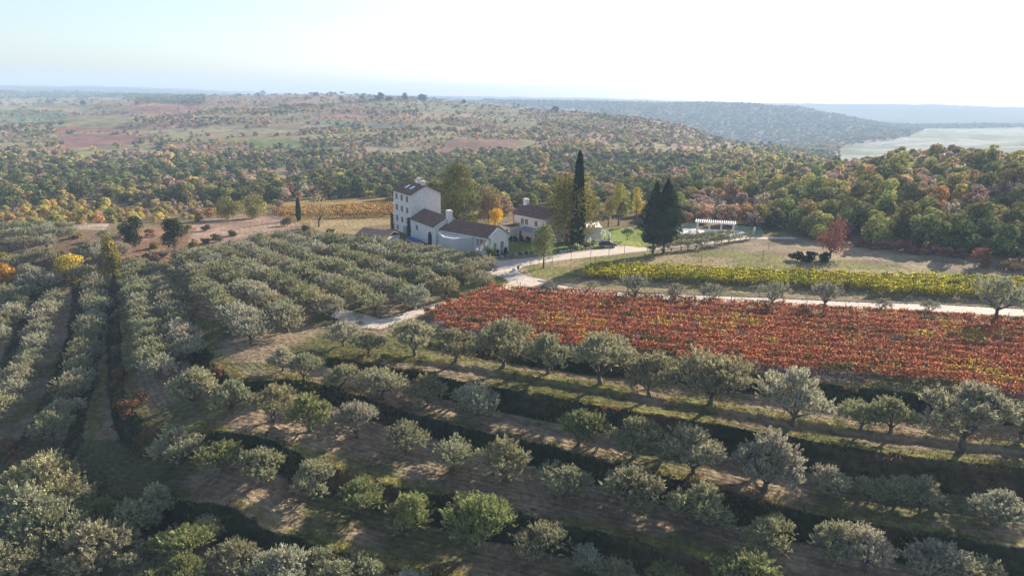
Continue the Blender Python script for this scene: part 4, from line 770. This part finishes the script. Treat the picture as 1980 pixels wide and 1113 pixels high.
# fence posts
def post(px,py,hpx,label,group):
    x,y,z=gnd(px,py); dp=float(proj(x,y,z)[2]); h=hpx*dp/F; mb=MB(); mb.tube([(0,0,-.3),(random.uniform(-.06,.06),0,h)],.05,6); tag(mb.obj('fence_post',M_POST,loc=(x,y,z)),label,'post',group)
FP=[(1025,515,12),(1042,511,12),(1052,509,10),(1068,507,10),(1104,503,22),(1142,499,24),(1177,496,22),(1207,492,20)]
for k,(a,b_,c) in enumerate(FP): post(a,b_,c,f"thin post along the verge of the upper drive, {ordn(k)} from the left",'posts along the upper drive')
for k,(a,b_,c) in enumerate([(1245,512,14),(1356,505,12),(1474,505,22),(1486,482,14),(1547,512,12)]): post(a,b_,c,f"thin post standing in the dry field, {ordn(k)} from the left",'posts in the dry field')
for k,(a,b_,c) in enumerate([(790,642,26),(972,539,11),(1000,548,10)]): post(a,b_,c,['wooden post at the bend beside the lower road','post on the grass left of the junction','post right at the junction edge'][k],'road posts')
# ------------------------------------------------------------------ woods and scrub
PAL=[((.16,.165,.06),'dark green'),((.24,.235,.08),'olive green'),((.38,.34,.10),'yellow green'),((.47,.35,.13),'ochre'),((.39,.25,.15),'rust brown'),((.40,.30,.22),'bare brown'),((.34,.16,.13),'dark red')]
def wood_points():
    out=[]
    for r0,r1,c in ((150,400,5.2),(400,800,6.6),(800,1650,8.5),(1650,3300,15.)):
        xs=np.arange(-r1*.8,r1*.8,c); ys=np.arange(r0*.6,r1,c); X,Y=np.meshgrid(xs,ys); X=(X+rng.uniform(-.45,.45,X.shape)*c).ravel(); Y=(Y+rng.uniform(-.45,.45,Y.shape)*c).ravel()
        r=np.hypot(X,Y); a=np.abs(np.arctan2(X,Y)); k=(r>=r0)&(r<r1)&(a<math.radians(40)); X,Y=X[k],Y[k]; z=T(X,Y); out.append(np.stack([X,Y,z],1))
    return np.concatenate(out)
WP=wood_points(); X,Y,Zw=WP.T; u,v,dp=proj(X,Y,Zw); r=np.hypot(X,Y)
N1=fbm(X/45,Y/45,81,4); N2=fbm(X/130,Y/130,91,3)
# wood polygons in the picture: density, species weights
dens=np.full(len(X),.0)
dens=np.where(r>165,.30+.9*sm(.46,.6,N1),0)
dens=np.where((r>620),(.3+.95*sm(.42,.55,N1))*.9,dens)
belt=(v>292)&(v<420)&(r>190); dens=np.where(belt,.4+.9*sm(.40,.5,N1),dens)
right=(u>1290)&(v<474)&(r>150)&(r<700); dens=np.where(right,1.3,dens)
N3=fbm(X/170,Y/38,55,3); hill=(r>430)&(v<300)&(r<1650); ct,cc,hg=cells(X,Y); dens=np.where(hill&(u<1180),np.where(ct==0,.05,np.where(ct==1,.8+.8*sm(.45,.55,N1),1.6)),np.where(hill,.45+1.2*sm(.40,.5,N3),dens)); dens=np.where(hill&hg,1.2,dens); dens=np.where(belt,dens*(.75+.6*sm(.40,.5,N2)),dens); dens=np.where(r>1650,1.7,dens); dens=np.where((u>1040)&(u<1400)&(v<290)&(v>212),1.2*sm(.38,.5,N1)+.3,dens)
for P,c,dn in FIELDS:
    k=inpoly(u,v,P); dens=np.where(k,dn,dens)
clear=(inpoly(u,v,[(690,500),(690,432),(770,400),(840,432),(1110,452),(1290,432),(1310,432),(1440,436),(1480,448),(1560,462),(2400,540),(2400,700),(690,700)]))|((v>425)&(u<1290)&(r<230)&(u>560))|((v>470)&(u<560))|((u>1290)&(u<1560)&(v>446))
dens=np.where(clear,0,dens); dens=np.where((r<172)&(v>478),0,dens); dens=np.where((u<560)&(v>400)&(v<470),np.where(inpoly(u,v,[(0,400),(560,400),(380,430),(200,432),(0,445)]),.9,0),dens)
flat=inpoly(u,v,FLAT)&(r>850); dens=np.where(flat,0,dens)
for k_,(a,b_,c,d_) in enumerate([(260,195,395,201)]): dens=np.where((u>a)&(u<c)&(v>b_)&(v<d_),2,dens)
scrub_=(hill&(u<1180)&(ct==1)); keep=rng.random(len(X))<dens; X,Y,Zw,u,v,dp,r,N1,N2=[q_[keep] for q_ in (X,Y,Zw,u,v,dp,r,N1,N2)]; n_=len(X)
S1=fbm(X/38,Y/38,61,3)+rng.normal(0,.1,n_)
ch=np.zeros(n_,int); ch=np.where(S1<.43,0,np.where(S1<.50,1,np.where(S1<.545,2,np.where(S1<.58,3,np.where(S1<.64,4,5)))))
warm=(v<285)|((u>1380)&(v<440)&(r<600)); mv=rng.random(n_); ch=np.where(warm&(mv<.32),np.where(mv<.05,3,np.where(mv<.16,4,5)),ch); ch=np.where(warm&(mv>.97),6,ch); ch=np.where((u>1380)&(v<474)&(r<620)&(rng.random(n_)<.7),rng.choice(7,n_,p=[.12,.24,.23,.17,.10,.11,.03]),ch); ch=np.where((r>1650)&(mv<.8),0,ch)
ch=np.where((v>400)&(u<560)&(rng.random(n_)<.55),np.where(rng.random(n_)<.5,3,2),ch)
ch=np.where(right[keep]&(v>420)&(rng.random(n_)<.35),np.where(rng.random(n_)<.5,2,1),ch)
ch=np.where((u>1330)&(u<1440)&(v>395)&(v<440),np.where(rng.random(n_)<.7,5,4),ch)
ch=np.where((u<330)&(v>388)&(rng.random(n_)<.7),np.where(rng.random(n_)<.75,3,2),ch); ch=np.where((u>260)&(u<395)&(v<201),0,ch)
ch=np.where((v>300)&(v<400)&(u<1300)&(rng.random(n_)<.35),0,ch)
scrub_=scrub_[keep]; ch=np.where(scrub_&(rng.random(n_)<.6),rng.choice([1,3,4,5],n_),ch)
sz=rng.uniform(.6,1.35,n_)*np.where(scrub_,.62,1.)*np.where(r<400,7.4,np.where(r<800,6.9,np.where(r<1650,7.4,17.)))*np.where(ch>=3,.85,1.)*np.where((u<560)&(v>395),.55,1.)*np.where((v<285)&(r>420),.85,1.)
hz=sz*rng.uniform(.65,1.05,n_)*np.where((v>285)&(r>200)&(u<1400),.82,1.)*np.where((v<285)&(r>500),.62,1.)*np.where(r>1650,.75,1.)
print('woodland trees',n_, 'near',(r<300).sum())
col=np.array([PAL[c][0] for c in ch])*rng.uniform(.75,1.3,n_)[:,None]*(1+rng.normal(0,.06,(n_,3)))
# the 290 that show largest stand as trees of their own
vis=np.where((u>-40)&(u<2020),sz/dp,0); hid=(T(X*.97,Y*.97)+3>(H+(Zw+4-H)*.97)); vis=np.where(hid,vis*.3,vis); order=np.argsort(-vis); ind=order[:290]
TW=[blob_crown(1200,1,1,22,.085,.02) for _ in range(7)]
CM=[leafmesh('wood_crown',q_[0],q_[1],M_LEAF) for q_ in TW]; TM=[blob_trunk(q_[2],1,1,.02).mesh('wood_trunk',M_BARK,True) for q_ in TW]
SPW=[blob_crown(420,1,1,16,.085,.05,True) for _ in range(3)]; CS=[leafmesh('thin_crown',q_[0],q_[1],M_LEAF) for q_ in SPW]; TS2=[blob_trunk(q_[2],1,1,.02,9).mesh('thin_trunk',M_BARK,True) for q_ in SPW]
def zone(u_,v_,r_):
    if u_>1460: return 'on the slope behind the dry field' if v_>380 else 'high on the right wooded hill'
    if u_>1230: return 'in the wood behind the pergola'
    if u_>820: return 'in the valley behind the houses'
    if u_>400: return 'in the valley left of the tower'
    return 'in the scrub at far left'
cnt={}
for i in sorted(ind,key=lambda i:u[i]):
    e=empty('woodland_tree',(X[i],Y[i],Zw[i]-.2),random.uniform(0,6.28)); thin=ch[i]>=5; k=random.randrange(3 if thin else 7)
    c=link('crown',(CS if thin else CM)[k],e); c.color=(*np.clip(col[i],0,1),1); t=link('trunk',(TS2 if thin else TM)[k],e); s=(sz[i],sz[i],hz[i]*1.05); c.scale=s; t.scale=s
    zn=zone(u[i],v[i],r[i]); nm=PAL[ch[i]][1]; kk=(nm,zn); q_=cnt.get(kk,0); cnt[kk]=q_+1; tag(e,f"{nm} {'thin' if thin else 'bushy'} tree {zn}, {ordn(q_)} from left",'tree',f"{nm} trees {zn}")
rest=order[290:]
Qs,Vs,Cs=[],[],[]
TL={0:[blob_crown(600,1,1,18,.115,.02) for _ in range(6)],1:[blob_crown(220,1,1,14,.18,.02) for _ in range(6)],2:[blob_crown(80,1,1,8,.30,.02) for _ in range(6)],3:[blob_crown(34,1,1,6,.42,.02) for _ in range(6)],4:[blob_crown(14,1,1,4,.5,.02) for _ in range(6)]}
lod=np.where(r<300,0,np.where(r<480,1,np.where(r<850,2,np.where(r<1650,3,4))))
for L in range(5):
    for k in range(6):
        idx=rest[(lod[rest]==L)&(rest%6==k)]
        if len(idx)==0: continue
        Q,var,_=TL[L][k]; an_=rng.uniform(0,6.28,len(idx)); ca_,sa_=np.cos(an_)[:,None,None],np.sin(an_)[:,None,None]
        x_=Q[None,:,:,0]*ca_-Q[None,:,:,1]*sa_; y_=Q[None,:,:,0]*sa_+Q[None,:,:,1]*ca_; s_=sz[idx][:,None,None]
        P_=np.stack([x_*s_+X[idx][:,None,None],y_*s_+Y[idx][:,None,None],Q[None,:,:,2]*hz[idx][:,None,None]+Zw[idx][:,None,None]-.2],-1)
        Qs.append(P_.reshape(-1,4,3)); Vs.append(np.tile(var,len(idx))); Cs.append(np.repeat(np.clip(col[idx],0,1),len(var),0))
wd_=link('woodland',leafmesh('woodland',np.concatenate(Qs),np.concatenate(Vs),M_LEAFC,np.concatenate(Cs))); tag(wd_,'autumn woodland and scrub covering the valley and hills behind the farm','woodland',kind='stuff')
# trees on the skyline
SK=[(508,182,8,14),(612,182,6,14),(700,190,7,14),(735,192,13,20),(752,192,8,18),(783,192,13,15),(818,194,12,24),(897,197,7,10),(1073,213,9,18),(1166,217,9,14),(1050,208,5,10),(95,196,5,16),(160,200,8,14),(660,190,6,10)]
for k,(a,b_,h_,w_) in enumerate(sorted(SK)):
    x,y,z=gnd(a,b_+3); d_=float(proj(x,y,z)[2]); plant('skyline_tree',(x,y,z-.5),CM[k%7],TM[k%7],w_*d_/F*1.1,(.055,.07,.04),f"dark tree standing on the far hilltop line, {ordn(k)} from the left",'tree','trees on the far hilltop',sz=h_*d_/F*1.25)
# ------------------------------------------------------------------ grass and weeds
def grass():
    n0=150000; aa=rng.uniform(-math.radians(39),math.radians(39),n0); rr=rng.uniform(42,165,n0)**1.0; x=rr*np.sin(aa); y=rr*np.cos(aa); z,sdm,bank,ter=T(x,y,True); u,v,dp=proj(x,y,z)
    w_=.10+.9*np.exp(-((sdm+.6)/.8)**2)+.75*(bank>0); w_=np.where(inpoly(u,v,RED_P)|inpoly(u,v,TAN)|inpoly(u,v,YEL_P),.12,w_); w_*=np.where(fbm(x/3,y/3,71,3)>.45,1,.35); w_=np.where((sdm>90)&(y>100),.12,w_)
    rd=inpoly(u,v,[(700,634),(600,590),(910,565),(982,540),(900,500),(1540,455),(1060,510),(1151,561),(1980,597),(2300,616),(2300,640),(1980,615),(1320,582),(958,563)]); w_=np.where(rd,0,w_)
    k=(rng.random(n0)<w_)&(u>-60)&(u<2040)&(v<1200); x,y,z,bank,sdm=x[k],y[k],z[k],bank[k],sdm[k]; n_=len(x); m_=5
    vg=np.array([at(*q_) for q_ in ROADP]); sg=[]
    for a_,b2 in zip(vg[:-1],vg[1:]):
        L_=np.linalg.norm(b2-a_); k_=int(L_*7); t_=rng.uniform(0,1,k_)[:,None]; sg.append(a_+(b2-a_)*t_+rng.normal(size=(k_,2))*.28)
    sg=np.concatenate(sg); x=np.concatenate([x,sg[:,0]]); y=np.concatenate([y,sg[:,1]]); z=np.concatenate([z,T(sg[:,0],sg[:,1])]); bank=np.concatenate([bank,np.zeros(len(sg))]); n_=len(x)
    c=np.stack([x,y,z],1); c=np.repeat(c,m_,0)+rng.normal(size=(n_*m_,3))*np.array([.22,.22,.02]); hh=np.repeat(np.where(bank>0,rng.uniform(.18,.45,n_),rng.uniform(.12,.34,n_)),m_); c[:,2]+=hh*.4
    d=rdir(n_*m_)*.6+np.array([0,0,1.]); nn=rdir(n_*m_); Q=quads(c,d,nn,hh,hh*.28)
    g1=fbm(x/5,y/5,72,3)+rng.normal(0,.06,n_); C=np.where((g1<.5)[:,None],np.array([.10,.115,.035]),np.array([.19,.165,.055])); C=np.where((g1>.68)[:,None],np.array([.22,.13,.07]),C); C=np.where(((bank>0)&(g1<.6))[:,None],np.array([.036,.05,.022]),C)
    o=link('grass',leafmesh('grass',Q,rng.uniform(0,1,n_*m_),M_LEAFC,np.repeat(C,m_,0))); tag(o,'tufts of grass and weeds along the terrace banks and between the trees','grass',kind='stuff')
grass()
# ------------------------------------------------------------------ the air
hz_=MB().prism([(6400*math.cos(t),6400*math.sin(t)) for t in np.linspace(0,2*math.pi,33)[:-1]],-150,ZTOP+3).obj('haze',None)
mh=bpy.data.materials.new('haze'); mh.use_nodes=True; nh=mh.node_tree.nodes; nh.remove(nh['Principled BSDF']); pv=nh.new('ShaderNodeVolumePrincipled'); pv.inputs['Density'].default_value=HAZE; pv.inputs['Color'].default_value=(*HAZE_COL,1); pv.inputs['Anisotropy'].default_value=0
mh.node_tree.links.new(pv.outputs[0],nh['Material Output'].inputs['Volume']); hz_.data.materials.append(mh); tag(hz_,kind='stuff')
